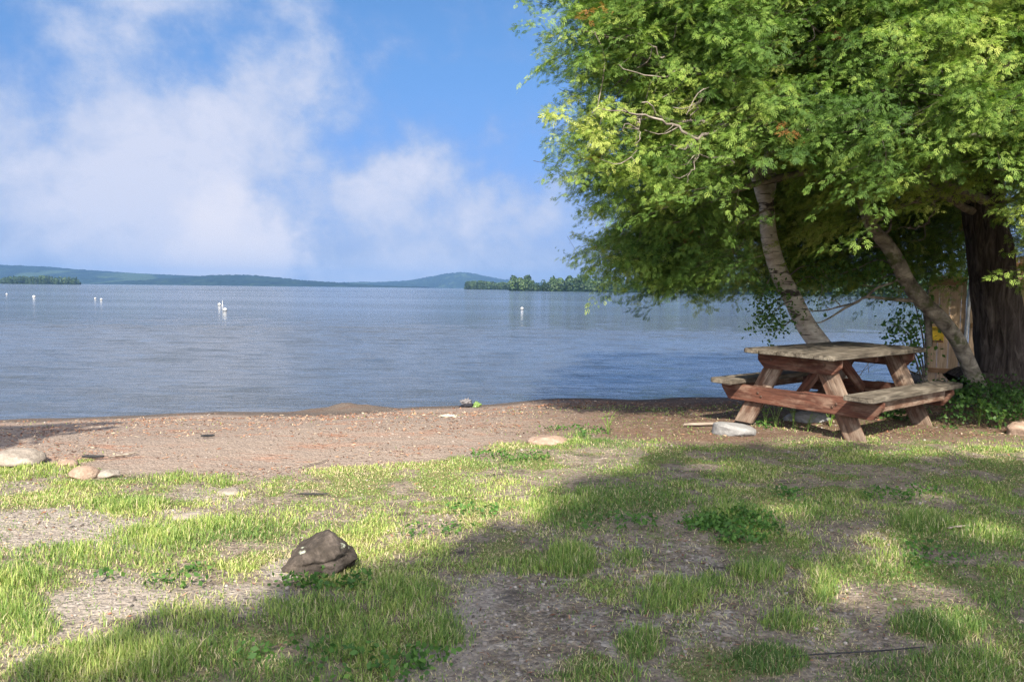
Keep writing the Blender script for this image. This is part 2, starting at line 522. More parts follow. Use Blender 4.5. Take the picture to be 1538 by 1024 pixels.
wx = axis(-24, 24, .11, -7200, 7200, 1.16)
wy = np.concatenate([np.arange(8.6, 34, .06), np.geomspace(34, 7000, 190)])
WXg, WYg = np.meshgrid(wx, wy)
WXg, WYg = WXg.ravel(), WYg.ravel()
wz = np.zeros(WXg.size)
wr = np.random.default_rng(5)
w1, w2 = fbm(WXg * .22, WYg * .30, 1.0, 3), fbm(WXg * .35, WYg * .5, 8.0, 3)
for i in range(16):
    lam = wr.uniform(.35, 1.7); th = wr.normal() * .36 + .16
    kk = 2 * math.pi / lam
    ph = kk * (WYg * math.cos(th) + WXg * math.sin(th)) + wr.uniform(0, 6.28) + 5.0 * (w1 if i % 2 else w2)
    mod = sstep(.38, .62, fbm(WXg * .16 + 7 * i, WYg * .26 + 3 * i, 2.0, 2))
    wz += lam * .0046 * mod * (1 - np.abs(np.sin(ph * .5)) * 2 + .27)
fade = (1 - sstep(24, 60, WYg)) * (1 - sstep(22, 34, np.abs(WXg))) * (.35 + .65 * sstep(.2, 3.0, WYg - shoreline(WXg)))
wz *= fade
ii = (np.arange(len(wy) - 1)[:, None] * len(wx) + np.arange(len(wx) - 1)[None]).ravel()
me = np_mesh('lake_water', np.stack([WXg, WYg, WATER_Z + wz], -1), np.stack([ii, ii + 1, ii + len(wx) + 1, ii + len(wx)], -1), None, True)
tag(link('lake_water', me, mat_water()), kind='structure')


# ------------------------------------------------------------------ far shore: hills, woods
def mat_hill():
    n = NT('forested_hill')
    a = n.noise(n.coord('Object', (1, .3, 3)), .018, 9, .75)
    b = n.noise(n.coord('Object', (1, .35, 2.5)), .0045, 6, .6, .6)
    col = n.ramp(a, (.32, (.002, .006, .004)), (.52, (.010, .022, .010)), (.7, (.032, .052, .02)))
    col = n.mix(n.mapr(b, .54, .62, 0, .7), col, (.055, .085, .03))
    n.principled(col, .95, n.bump(a, 1.0, 14), .05)
    return n.m


M_HILL = mat_hill()


def hill(name, prof, D, depth, seed):
    """a ridge D metres off whose crest runs through the given (px, crest y) points"""
    prof = np.array(prof, float)
    pxs = np.linspace(prof[0, 0], prof[-1, 0], 900)
    crest = np.interp(pxs, prof[:, 0], prof[:, 1])
    k = np.ones(61) / 61
    crest = np.convolve(np.pad(crest, 30, 'edge'), k, 'valid')
    V = []
    vs = np.linspace(-1, 1, 33)
    for p, c in zip(pxs, crest):
        q = at(p, c, D)
        hz = max(q[2] - WATER_Z, .5)
        for w in vs:
            zz = WATER_Z - 1 + (hz + 1) * (1 - abs(w) ** 1.6)
            V.append((q[0], D + w * depth, zz))
    V = np.array(V)
    V[:, 2] += (fbm(V[:, 0] / 120 + seed, V[:, 1] / 120, 0, 4) - .5) * np.clip(V[:, 2] + 1, 0, 14) * .5
    V[:, 2] += (noise3(V[:, 0] / 9, V[:, 1] / 30, seed) - .4) * np.clip(V[:, 2], 0, 9)
    m = len(vs)
    ii = (np.arange(len(pxs) - 1)[:, None] * m + np.arange(m - 1)[None]).ravel()
    me = np_mesh(name, V, np.stack([ii, ii + 1, ii + m + 1, ii + m], -1), None, True)
    return tag(link(name, me, M_HILL), kind='structure')


hill('hill', [(-500, 404), (-200, 392), (0, 399), (60, 400), (120, 406), (200, 411), (290, 415), (380, 420), (480, 427), (600, 431)], 4300, 700, 0)
hill('hill', [(210, 424), (270, 418), (330, 413.5), (370, 414), (420, 418), (480, 424), (560, 429), (640, 431)], 3600, 500, 9)
hill('mountain', [(440, 431), (530, 424), (590, 424), (630, 420), (660, 413), (690, 408.5), (712, 410), (740, 418), (790, 424), (900, 428), (1100, 430)], 5600, 800, 4)

M_FARLEAF = leaf_mat('far_leaves', ((0, (.010, .025, .012)), (.5, (.032, .062, .024)), (1, (.085, .13, .045))), .15)


def rand_unit(n):
    v = RNG.normal(size=(n, 3))
    return v / np.linalg.norm(v, axis=1)[:, None]


def quads_at(P, N, size, asp=1.0):
    """flat kite leaves at P with normals N"""
    n = len(P)
    a = np.cross(N, rand_unit(n)); a /= np.linalg.norm(a, axis=1)[:, None] + 1e-9
    b = np.cross(N, a)
    s = np.broadcast_to(size, (n,))[:, None]
    V = np.stack([P - a * s, P + b * s * asp * .55 - a * s * .1, P + a * s, P - b * s * asp * .55 - a * s * .1], 1)
    return V.reshape(-1, 3), np.arange(4 * n).reshape(n, 4)


def woods(name, line, n, rows, hgt, label_kind='stuff'):
    """far-off wood along a shore: line of (px, base distance) points"""
    line = np.array(line, float)
    bag = Bag()
    for i in range(n):
        p = RNG.uniform(line[0, 0], line[-1, 0])
        D = np.interp(p, line[:, 0], line[:, 1])
        row = RNG.uniform(0, rows) ** 1.0
        Y = D * (1 + .006) + row * 9
        q = at(p, 430, Y)
        base = np.array([q[0], Y, WATER_Z + .2 + row * .55])
        h = hgt * RNG.uniform(.62, 1.0) * (.6 + .8 * fbm(p / 22.0, row * .3, 2.0, 3))
        con = RNG.random() < .22
        m = 110
        t = RNG.uniform(.02, 1, m)
        r = (h * .20 * (1 - t) + .35) if con else h * .33 * np.sqrt(np.clip(1 - ((t - .5) / .56) ** 2, .02, 1))
        a = RNG.uniform(0, 2 * math.pi, m)
        rr = r * RNG.uniform(.45, 1.05, m) ** .5
        P = base + np.stack([np.cos(a) * rr, np.sin(a) * rr, t * h], -1)
        N = np.stack([np.cos(a), np.sin(a), RNG.uniform(.1, 1.2, m)], -1) + RNG.normal(size=(m, 3)) * .45
        N /= np.linalg.norm(N, axis=1)[:, None]
        V, F = quads_at(P, N, h * .085 * RNG.uniform(.7, 1.3, m), 1.5)
        tn = np.clip(RNG.uniform(.1, .75) * (.6 if con else 1.0) + RNG.normal(size=m) * .13, 0, 1)
        bag.add(V, F, np.repeat(tn, 4))
    return tag(bag.build(name, M_FARLEAF, None, False, True), kind='stuff')


woods('far_woods', [(-260, 1150), (60, 1200), (118, 1250)], 330, 4, 10)
woods('far_woods', [(700, 1130), (768, 1050)], 190, 4, 9.5)
woods('far_woods', [(768, 640), (870, 600), (1000, 470), (1100, 400), (1400, 345), (1900, 330)], 760, 6, 9.5)


def far_land(line, rows, name='far_shore'):
    V = []
    for p, D in line:
        q = at(p, 430, D)
        f = q[0] / D
        for k, (dy, z) in enumerate(((0, WATER_Z - .4), (6, WATER_Z + .5), (rows * 9 + 20, WATER_Z + rows * .55 + 1), (rows * 9 + 140, WATER_Z - 1))):
            V.append((f * (D + dy), D + dy, z))
    m = 4
    ii = (np.arange(len(line) - 1)[:, None] * m + np.arange(m - 1)[None]).ravel()
    me = np_mesh(name, V, np.stack([ii, ii + 1, ii + m + 1, ii + m], -1), None, True)
    tag(link(name, me, M_HILL), kind='structure')


far_land([(-280, 1150), (60, 1200), (122, 1250)], 6)
far_land([(697, 1140), (772, 1050)], 5)
far_land([(764, 645), (870, 600), (1000, 470), (1100, 400), (1400, 345), (1950, 330)], 7)

# ------------------------------------------------------------------ buoys
M_BUOY = plain('white_buoy', (.5, .5, .5), .5)
M_BUOYBAND = plain('dark_band', (.05, .06, .08), .5)


def buoy_mesh():
    bm = bmesh.new()
    prof = [(.02, -.20), (.17, -.14), (.235, -.03), (.245, .06), (.215, .16), (.13, .235), (.05, .262), (.045, .30), (.02, .315)]
    rings = []
    for r, z in prof:
        rings.append([bm.verts.new((r * math.cos(a), r * math.sin(a), z)) for a in np.linspace(0, 2 * math.pi, 20, endpoint=False)])
    for a, b in zip(rings, rings[1:]):
        for i in range(20): bm.faces.new((a[i], a[(i + 1) % 20], b[(i + 1) % 20], b[i]))
    bm.faces.new(rings[0]); bm.faces.new(rings[-1])
    return bm_mesh('buoy', bm, True)


def buoy_band():
    bm = bmesh.new()
    rings = []
    for r, z in ((.243, -.06), (.252, -.05), (.256, .0), (.254, .02), (.246, .03)):
        rings.append([bm.verts.new((r * math.cos(a), r * math.sin(a), z)) for a in np.linspace(0, 2 * math.pi, 20, endpoint=False)])
    for a, b in zip(rings, rings[1:]):
        for i in range(20): bm.faces.new((a[i], a[(i + 1) % 20], b[(i + 1) % 20], b[i]))
    return bm_mesh('band', bm, True)


bme, bba = buoy_mesh(), buoy_band()
for px, py, sc, lab in [
        (10, 441.5, .75, 'faint white mooring buoy farthest left on the lake'),
        (51, 445.5, 1.0, 'larger white mooring buoy standing alone off the wooded point at the left'),
        (143, 448, .7, 'smaller left one of the close pair of white buoys below the hill'),
        (152, 449.5, .8, 'slightly larger right one of the close pair of white buoys below the hill'),
        (329.5, 457, 1.05, 'white mooring buoy directly left of the thin marker pole on the lake'),
        (338, 464.5, 1.1, 'nearest white mooring buoy, just below the thin marker pole'),
        (784, 463, 1.0, 'lone white mooring buoy off the wooded shore, left of the cedar crown')]:
    r = ray(px, py)
    k = (WATER_Z + .08 - HC) / r[2]
    p = np.array([r[0] * k, r[1] * k, WATER_Z + .03])
    t = thing('mooring_buoy', lab, 'buoy', p, 'white mooring buoys on the lake')
    s = sc * .65 * max(.75, p[1] / 85.0) if p[1] < 95 else sc * .72
    t.scale = (s, s, s)
    link('float', bme, M_BUOY, t); link('band', bba, M_BUOYBAND, t)
r = ray(334.2, 459); k = (WATER_Z - HC) / r[2]
t = thing('marker_pole', 'thin white marker pole standing in the water between two buoys', 'marker pole', (r[0] * k, r[1] * k, WATER_Z))
b = Bag(); b.tube([(0, 0, -.6), (0, 0, .34), (.01, 0, .46)], [.022, .02, .015], 8); b.build('pole', M_BUOY, t)
b = Bag(); b.tube([(0, 0, -.12), (0, 0, .06)], [.07, .06], 12); b.tube([(0, 0, .06), (0, 0, .08)], [.06, .02], 12); b.build('collar', M_BUOY, t)


# ------------------------------------------------------------------ picnic table
TX, TY, YAW, TL, TW, TS, TH = 3.12, 7.563, .703, 1.89, .885, 1.60, .76
tz = float(height(TX, TY)) * 0
table = thing('picnic_table', 'weathered wooden picnic table with red stained frame, one foot propped on a stone', 'picnic table', (TX, TY, 0.0))
table.rotation_euler = (.018, 0, YAW)


def board(name, p0, p1, width, thick, up, mat, parent=table, ends=None, wob=.004, bev=.006):
    """plank from p0 to p1; 'width' runs along up, thick along the other; ends: outline in (x,z) if not a plain rectangle"""
    p0, p1, up = Vector(p0), Vector(p1), Vector(up).normalized()
    xx = (p1 - p0); L = xx.length; xx.normalize()
    yy = up.cross(xx).normalized(); zz = xx.cross(yy).normalized()
    poly = ends(L, width) if ends else [(-L / 2, -width / 2), (L / 2, -width / 2), (L / 2, width / 2), (-L / 2, width / 2)]
    bm = bmesh.new()
    a = [bm.verts.new((x, -thick / 2, z)) for x, z in poly]
    c = [bm.verts.new((x, thick / 2, z)) for x, z in poly]
    bm.faces.new(a); bm.faces.new(c[::-1])
    for i in range(len(poly)):
        j = (i + 1) % len(poly)
        bm.faces.new((a[i], c[i], c[j], a[j]))
    bmesh.ops.bevel(bm, geom=bm.edges[:], offset=bev, segments=2, affect='EDGES')
    for v in bm.verts:
        v.co.x += random.uniform(-wob, wob) * .8; v.co.z += random.uniform(-wob, wob) * .3
    o = link(name, bm_mesh(name, bm), mat, parent)
    m = Matrix.Identity(4)
    for i in range(3):
        m[i][0] = xx[i]; m[i][1] = yy[i]; m[i][2] = zz[i]; m[i][3] = (p0[i] + p1[i]) / 2
    o.matrix_local = m
    return o


hx, hy = TL / 2, TW / 2
# top: five boards across, running the length; z up means their wide side lies flat
bw = (TW - 4 * .007) / 5
for i in range(5):
    y = -hy + bw / 2 + i * (bw + .007)
    e0, e1 = random.uniform(-.008, .008), random.uniform(-.008, .008)
    def topend(L, w, i=i):
        c = .035 if i in (0, 4) else .003
        s = -1 if i == 0 else 1
        if i == 0: return [(-L / 2, -w / 2 + c), (-L / 2 + c, -w / 2), (L / 2 - c, -w / 2), (L / 2, -w / 2 + c), (L / 2, w / 2), (-L / 2, w / 2)]
        if i == 4: return [(-L / 2, -w / 2), (L / 2, -w / 2), (L / 2, w / 2 - c), (L / 2 - c, w / 2), (-L / 2 + c, w / 2), (-L / 2, w / 2 - c)]
        return [(-L / 2, -w / 2), (L / 2, -w / 2), (L / 2, w / 2), (-L / 2, w / 2)]
    board('top_board', (-hx + e0, y, TH - .021 + random.uniform(-.002, .002)), (hx + e1, y, TH - .021 + random.uniform(-.002, .002)), bw, .042, (0, 1, 0), M_TOP, ends=topend)
# benches: one wide plank each side
BH = .445
for s in (-1, 1):
    def bend(L, w):
        c = .04
        return [(-L / 2, -w / 2 + c), (-L / 2 + c, -w / 2), (L / 2 - c, -w / 2), (L / 2, -w / 2 + c), (L / 2, w / 2 - c * .4), (L / 2 - c * .4, w / 2), (-L / 2 + c * .4, w / 2), (-L / 2, w / 2 - c * .4)]
    y = s * (TS / 2 - .13)
    board('bench_seat', (-hx * s, y, BH - .021), (hx * s, y, BH - .021), .255, .044, (0, -s * -1 * -1, 0), M_TOP, ends=bend)
    # apron rail under the seat
    board('bench_rail', (-hx + .30, s * (TS / 2 - .075), BH - .044 - .052), (hx - .30, s * (TS / 2 - .075), BH - .044 - .052), .098, .035, (0, 0, 1), M_LEG)
# two A-frames
FX = hx - .278
for s in (-1, 1):
    x = s * FX
    def beam(L, w):
        c = .085
        return [(-L / 2 + c, -w / 2), (L / 2 - c, -w / 2), (L / 2, w / 2 - .05), (L / 2, w / 2), (.06, w / 2), (.035, w / 2 - .016), (-L / 2, w / 2 - .004), (-L / 2, w / 2 - .05)]
    xb = x + s * .043
    z = BH - .044 - .084
    board('seat_beam', (xb, TS / 2 - .01, z), (xb, -TS / 2 + .01, z), .165, .042, (0, 0, 1), M_RED, ends=beam)
    def sup(L, w):
        c = .07
        return [(-L / 2 + c, -w / 2), (L / 2 - c, -w / 2), (L / 2, w / 2 - .07), (L / 2, w / 2), (-L / 2, w / 2), (-L / 2, w / 2 - .07)]
    z = TH - .043 - .072
    board('top_support', (xb, hy - .035, z), (xb, -hy + .035, z), .142, .042, (0, 0, 1), M_RED, ends=sup)
    for q in (-1, 1):
        low = 0.0
        a, d = Vector((x, q * .20, TH - .05)), Vector((x, q * .565, -.015 if not (s < 0 and q > 0) else .02))
        if s < 0 and q < 0: d = Vector((x, q * .575, -.03))
        dirv = (d - a)
        # leg ends are cut level with the ground and the top
        def legend(L, w, dirv=dirv.copy(), q=q):
            k = (w / 2) * abs(dirv.y) / abs(dirv.z)
            f = q
            return [(-L / 2 - f * k * 1, -w / 2), (L / 2 - f * k * 1, -w / 2), (L / 2 + f * k * 1, w / 2), (-L / 2 + f * k * 1, w / 2)]
        up = Vector((0, 1, 0)); up = (up - dirv.normalized() * up.dot(dirv.normalized()))
        board('leg', a, d, .172, .042, up, M_LEG, ends=legend)
    # diagonal brace from the middle of the seat beam up to the middle of the top
    board('brace', (x - s * .03, .045, BH - .05 - .09), (-s * -.06 + s * .0, .045, TH - .06), .11, .04, (s * .6, 0, 1), M_RED)
M_BOLT = plain('rusty_bolt', (.10, .06, .045), .6, .4, Metallic=.5)
for s in (-1, 1):
    for q_ in (-1, 1):
        for yb, zb in ((q_ * .385, BH - .044 - .07), (q_ * .35, BH - .044 - .10), (q_ * .26, TH - .043 - .06)):
            b = Bag()
            xo = s * (FX + .043 + .021)
            b.tube([(xo - s * .004, yb, zb), (xo + s * .005, yb, zb), (xo + s * .008, yb, zb), (xo + s * .0085, yb, zb)], [.012, .012, .008, .0005], 10)
            b.build('bolt', M_BOLT, table)
board('top_cleat', (0, hy - .06, TH - .043 - .03), (0, -hy + .06, TH - .043 - .03), .058, .04, (0, 0, 1), M_RED)


# ------------------------------------------------------------------ rocks
def rock_mesh(name, size, seed, sub=4, rough=.35, flat=.3, squash=None, planes=9):
    bm = bmesh.new()
    bmesh.ops.create_icosphere(bm, subdivisions=sub, radius=1)
    co = np.array([v.co[:] for v in bm.verts])
    d = fbm(co[:, 0] * 1.1 + seed, co[:, 1] * 1.1 + seed * 1.7, co[:, 2] * 1.1 + 3, 3)
    e = fbm(co[:, 0] * 3.2 + seed, co[:, 1] * 3.2, co[:, 2] * 3.2 + 9, 4)
    # chipped planes
    rr = np.ones(len(co)) * 1.0
    rs = np.random.default_rng(int(seed * 100))
    for k in range(planes):
        nrm = rs.normal(size=3); nrm /= np.linalg.norm(nrm)
        h = rs.uniform(.62, .95)
        dd = co @ nrm
        rr = np.minimum(rr, np.where(dd > 1e-3, h / np.maximum(dd, 1e-3), 9))
    rr = rr * (1 + rough * (d - .5) + rough * .5 * (e - .5))
    co = co * rr[:, None]
    if squash: co = squash(co)
    co = co * np.array(size)
    for v, c in zip(bm.verts, co): v.co = c
    return bm_mesh(name, bm, True)


def rock(name, label, px, py, size, seed, mat, rotz=0.0, sink=.35, cat='rock', **k):
    p = ground(px, py)
    me = rock_mesh(name, size, seed, **k)
    o = link(name, me, mat, None, (p[0], p[1], p[2] + size[2] * (1 - sink * 2) * .6))
    o.rotation_euler = (0, 0, rotz)
    return tag(o, label, cat)


def wedge(co):
    # steep to the right, long slope to the left, deep slanting crack across the camera-facing side
    x, y, z = co[:, 0].copy(), co[:, 1].copy(), co[:, 2].copy()
    z2 = z * (.62 + .38 * sstep(-1.0, .45, x)) + .10 * x
    crack = np.exp(-((z2 - (.12 + .34 * x)) / .07) ** 2) * (y < .25) * sstep(-.75, -.1, x)
    y = y + crack * .07
    lip = sstep(.0, .2, z2 - (.12 + .34 * x)) * (y < .2) * sstep(-.6, .0, x)
    y = y - lip * .045
    return np.stack([x, y, z2], -1)


pr = ground(472, 866)
o = link('boulder', rock_mesh('boulder', (.185, .145, .135), 3.7, 6, .42, squash=wedge, planes=30), M_ROCKDARK, None, (pr[0], pr[1] + .10, pr[2] + .035))
o.rotation_euler = (0, 0, .12)
tag(o, 'dark cracked boulder with pale lichen half buried in the foreground grass', 'rock')
pr = ground(1107, 655)
def blocky(co):
    c = np.sign(co) * np.abs(co) ** np.array([.62, .7, .6])
    return c * (1 - .12 * np.abs(c[:, [1]]))


o = link('stone_block', rock_mesh('stone_block', (.20, .14, .075), 5.1, 5, .16, squash=blocky), M_ROCKGREY, None, (pr[0] - .01, pr[1] + .10, pr[2] + .035))
o.rotation_euler = (0, .02, -.12)
tag(o, 'pale grey flat stone under the left foot of the picnic table', 'stone')
rock('shore_stone', 'large pale rounded stone at the left edge of the beach grass', 28, 696, (.185, .15, .085), 1.3, M_ROCKPALE, .2, .3, 'stone')
rock('shore_stone', 'small pinkish stone, left one of two stones at the beach edge', 127, 717, (.105, .08, .062), 2.1, M_ROCKPINK, .5, .25, 'stone')
rock('shore_stone', 'small pale grey stone, right one of two stones at the beach edge', 166, 716, (.10, .07, .045), 6.4, M_ROCKPALE, .1, .25, 'stone')
rock('shore_stone', 'reddish brown stone low in the sand beside the large pale stone', 100, 699, (.075, .06, .035), 7.2, M_ROCKPINK, .1, .3, 'stone')
rock('shore_stone', 'flat pale stone lying in the short grass behind the bright tuft', 345, 741, (.095, .07, .025), 8.3, M_ROCKPALE, .1, .3, 'stone')
rock('shore_stone', 'flat white stone in the gravel right of the bright tuft', 285, 777, (.09, .06, .02), 9.6, M_ROCKPALE, .3, .35, 'stone')
rock('shore_stone', 'flat sandy stone half buried at the upper edge of the grass near mid beach', 822, 664, (.17, .14, .055), 4.4, M_ROCKPINK, .3, .4, 'stone')
rock('shore_stone', 'dark round object at the waterline behind the picnic table, shaped as a rock', 1373, 577, (.20, .18, .16), 2.9, M_ROCKBLACK, .2, .2, 'stone')  # rock mesh standing in for a black tyre or stump
rock('shore_stone', 'dull grey stone in the shade under the picnic table', 1212, 632, (.25, .16, .075), 3.1, M_ROCKGREY, .2, .35, 'stone')
rock('shore_stone', 'brown mossy stone at the right edge beside the weeds', 1530, 652, (.14, .12, .10), 6.1, M_ROCKPINK, .2, .3, 'stone')
for i, (px, py, s) in enumerate([(983, 860, .035), (985, 700, .02), (1080, 785, .02), (1165, 905, .025), (860, 900, .02), (1255, 932, .022), (690, 945, .018)]):
    pass

# debris on the beach
p = ground(702, 611)
t = thing('beach_litter', 'crumpled white and black cloth bundle lying at the waterline', 'bundle', p)


def crumple(name, size, seed, mat, loc, parent, folds=1.0):
    bm = bmesh.new()
    bmesh.ops.create_icosphere(bm, subdivisions=4, radius=1)
    co = np.array([v.co[:] for v in bm.verts])
    e = np.abs(fbm(co[:, 0] * 2.4 + seed, co[:, 1] * 2.4, co[:, 2] * 2.4 + seed, 3) - .5) * 4
    co = co * (.7 + .55 * folds * e)[:, None]
    co[:, 2] = np.maximum(co[:, 2], -.35)
    co = co * np.array(size)
    for v, c in zip(bm.verts, co): v.co = c
    return link(name, bm_mesh(name, bm, True), mat, parent, loc)


crumple('white_cloth', (.085, .06, .055), 2.2, plain('white_cloth', (.16, .15, .16), .9), (-.02, .03, .06), t)
crumple('black_cloth', (.12, .08, .04), 5.2, plain('black_cloth', (.02, .02, .028), .9), (.02, -.05, .02), t)
p = ground(714, 612)
o = crumple('lime_bag', (.055, .04, .05), 7.9, plain('lime_plastic', (.13, .21, .05), .4, .5), (p[0] + .02, p[1], p[2] + .03), None)
tag(o, 'small lime green plastic bag beside the cloth bundle on the beach', 'bag')
p = ground(673, 626)
o = crumple('paper_scrap', (.11, .05, .022), 3.3, plain('paper', (.42, .37, .30), .9), (p[0], p[1], p[2] + .008), None)
tag(o, 'small pale scrap of paper lying on the sand below the bundle', 'paper')

# sticks on the beach and lawn
stk = [(1053, 641, .38, .2, .016, 'long pale driftwood stick lying left of the table stone'), (185, 687, .22, .9, .009, 'short pale stick slanting on the left part of the beach'),
       (140, 690, .16, .2, .012, 'small dark chip of bark on the beach beside the slanting stick'), (312, 658, .12, 0, .012, 'small black chip of wood on the middle of the beach'),
       (475, 698, .28, 1.1, .006, 'thin curved twig at the lower edge of the beach'), (1290, 985, .55, .15, .0028, 'long thin dark twig on the bare soil in front'),
       (1440, 795, .2, .4, .006, 'short dead twig in the shaded grass at the right'), (470, 746, .2, .1, .006, 'dark twig lying in the sunny short grass')]
for px, py, L, a, r_, lab in stk:
    p = ground(px, py)
    b = Bag()
    n = 9
    s = np.linspace(-.5, .5, n)
    P = np.stack([p[0] + s * L * math.cos(a) + .03 * L * np.sin(s * 9), p[1] + s * L * math.sin(a), np.zeros(n)], -1)
    P[:, 2] = height(P[:, 0], P[:, 1]) + r_ * .9 + .012
    b.tube(P, r_ * (1.1 - .8 * np.abs(s)), 7, rough=.2)
    tag(b.build('stick', M_ROCKBLACK if 'black' in lab or 'dark' in lab else M_OLD), lab, 'stick')

# ------------------------------------------------------------------ fence, sign
fl = at(1389, 572, 11.6); fr = at(1443, 572, 11.35)
dirf = np.array([fr[0] - fl[0], fr[1] - fl[1], 0]); dirf /= np.linalg.norm(dirf)
fz = -.16
fence = thing('wooden_fence', 'tall tan board fence with a steel pole behind the cedar trunk', 'fence', (fl[0], fl[1], fz))
fence.rotation_euler = (0, 0, math.atan2(dirf[1], dirf[0]))
FLEN1 = float(np.linalg.norm(fr - fl)) + .02


def panel(name, x0, x1, h, yoff, wb=.14):
    bm = bmesh.new()
    x = x0
    while x < x1 - .02:
        w = min(wb, x1 - x)
        dz = random.uniform(-.012, .012)
        dy = random.uniform(-.003, .003) + yoff
        vs = [bm.verts.new((x + a * (w - .004) + .002, dy + b * .018, c)) for a in (0, 1) for b in (0, 1) for c in (0, h + dz)]
        for f in ((0, 1, 3, 2), (4, 6, 7, 5), (0, 4, 5, 1), (2, 3, 7, 6), (1, 5, 7, 3), (0, 2, 6, 4)):
            bm.faces.new([vs[i] for i in f])
        x += w
    return bm_mesh(name, bm)


M_FENCEV = NT('fence_boards')
_n = M_FENCEV
_g = _n.noise(_n.coord('Object', (16, 16, 1.3)), 2.6, 6, .65, .5)
_b = _n.noise(_n.coord('Object', (2, 2, 1.2)), 1.6, 4)
_w = _n.n('TexWhiteNoise', noise_dimensions='1D', ins={'W': _n.math('FLOOR', _n.math('DIVIDE', _n.n('SeparateXYZ', ins={0: _n.coord('Object')}).outputs[0], .14))}).outputs[0]
_c = _n.ramp(_g, (.3, (.36, .24, .15)), (.52, (.58, .41, .27)), (.74, (.72, .55, .38)))
_c = _n.mix(_n.mapr(_w, 0, 1, 0, .35), _c, (.30, .2, .125))
_c = _n.mix(_n.mapr(_b, .5, .72, 0, .5), _c, (.33, .25, .19))
_n.principled(_c, .85, _n.bump(_g, .5, .006), .2)
M_FENCEV = M_FENCEV.m
link('board_panel', panel('board_panel', 0, FLEN1, 1.70, 0), M_FENCEV, fence)
link('board_panel', panel('board_panel', FLEN1 + .05, 3.4, 1.98, .02), M_FENCEV, fence)


def rail(x0, x1, z, y, h=.07, t=.035):
    bm = bmesh.new()
    bmesh.ops.create_cube(bm, size=1)
    for v in bm.verts: v.co = ((x0 + x1) / 2 + v.co.x * (x1 - x0), y + v.co.y * t, z + v.co.z * h)
    bmesh.ops.bevel(bm, geom=bm.edges[:], offset=.004, segments=1, affect='EDGES')
    return link('rail', bm_mesh('rail', bm), M_FENCE, fence)


rail(0, FLEN1 - .03, .33, -.03); rail(0, FLEN1 - .03, 1.62, -.03, .10)
rail(FLEN1 + .07, 3.38, .33, -.012); rail(FLEN1 + .07, 3.38, 1.0, -.012); rail(FLEN1 + .07, 3.38, 1.85, -.012)
b = Bag(); b.tube([(FLEN1 - .015, -.045, -.3), (FLEN1 + .022, -.045, 1.0), (FLEN1 + .055, -.05, 1.78)], [.026] * 3, 12)
b.build('steel_pole', plain('galvanised_steel', (.42, .44, .46), .4, .5, Metallic=.6), fence)
# sign
sgn = thing('warning_sign', 'small yellow notice sign on the end of the board fence', 'sign', (0, 0, 0))
sp = at(1402, 502, 11.52)
sgn.location = [float(v) for v in (sp[0], sp[1] - .06, sp[2])]
sgn.rotation_euler = fence.rotation_euler


def boxmesh(name, x0, x1, z0, z1, y0, y1, bev=.002):
    bm = bmesh.new()
    bmesh.ops.create_cube(bm, size=1)
    for v in bm.verts: v.co = ((x0 + x1) / 2 + v.co.x * (x1 - x0), (y0 + y1) / 2 + v.co.y * (y1 - y0), (z0 + z1) / 2 + v.co.z * (z1 - z0))
    if bev: bmesh.ops.bevel(bm, geom=bm.edges[:], offset=bev, segments=1, affect='EDGES')
    return bm_mesh(name, bm)


M_YEL = plain('yellow_enamel', (.70, .47, .035), .45)
M_INK = plain('sign_ink', (.04, .03, .015), .6)
M_RUST = plain('sign_footer', (.22, .10, .07), .6)
link('plate', boxmesh('plate', -.105, .105, -.115, .115, -.006, .006), M_YEL, sgn)
bm = bmesh.new()
for (x0, x1, z0, z1) in [(-.09, .0, .088, .096), (-.09, .0, .072, .08), (-.09, .0, .056, .063)] + [(.012 + i * .017, .020 + i * .017, .056, .1) for i in range(5)]:
    vs = [bm.verts.new((x, -.0085, z)) for x, z in ((x0, z0), (x1, z0), (x1, z1), (x0, z1))]
    bm.faces.new(vs)
link('lettering', bm_mesh('lettering', bm), M_INK, sgn)
link('footer_strip', boxmesh('footer_strip', -.1, .1, -.11, -.085, -.0095, -.0062, 0), M_RUST, sgn)
# bucket-like driftwood bits behind the table: bare washed-up branches
dw = Bag()
for pts, r0 in [([(1338, 546), (1362, 556), (1392, 566)], .028), ([(1375, 562), (1384, 552), (1392, 548), (1391, 541)], .014), ([(1355, 570), (1362, 558), (1372, 552)], .006),
                ([(1385, 566), (1394, 552), (1402, 545)], .010), ([(1392, 570), (1388, 556), (1378, 550)], .009), ([(1290, 566), (1305, 545), (1318, 535)], .006), ([(1305, 560), (1303, 545), (1298, 536)], .005),
                ([(1280, 560), (1300, 555), (1322, 540)], .005), ([(1395, 575), (1404, 566), (1400, 556)], .008)]:
    P = resample([at(x, y, 12.3 + .1 * i) for i, (x, y) in enumerate(pts)], 9)
    dw.tube(P, np.linspace(r0, r0 * .45, 9), 6, rough=.15)
dwo = dw.build('dead_branch', M_MOSSBARK)
tag(dwo, 'bare dead branch washed up at the waterline left of the fence', 'branch')


# ------------------------------------------------------------------ cedar
def spray_template():
    """a flat, finely divided spray of scale leaves: slivers in the local x (along) / y (across) plane"""
    L = []
    def sliver(o, ang, ln, wd, lift=0.0):
        c, s = math.cos(ang), math.sin(ang)
        a = np.array([c, s, lift]); b = np.array([-s, c, 0])
        o = np.array(o, float)
        L.append(np.array([o, o + a * ln * .62 + b * wd, o + a * ln - b * wd * .7]))
    sliver((0, 0, 0), .05, .75, .05)
    sliver((.45, 0, 0), -.08, .6, .065)
    for t, l in ((.12, .56), (.42, .46)):
        sliver((t, 0, 0), .60 + .1 * t, l, .066, -.10)
        sliver((t + .1, 0, 0), -.64 + .1 * t, l * .95, -.066, -.10)
    return np.array(L)      # (k,3,3)


SPRAY = spray_template()


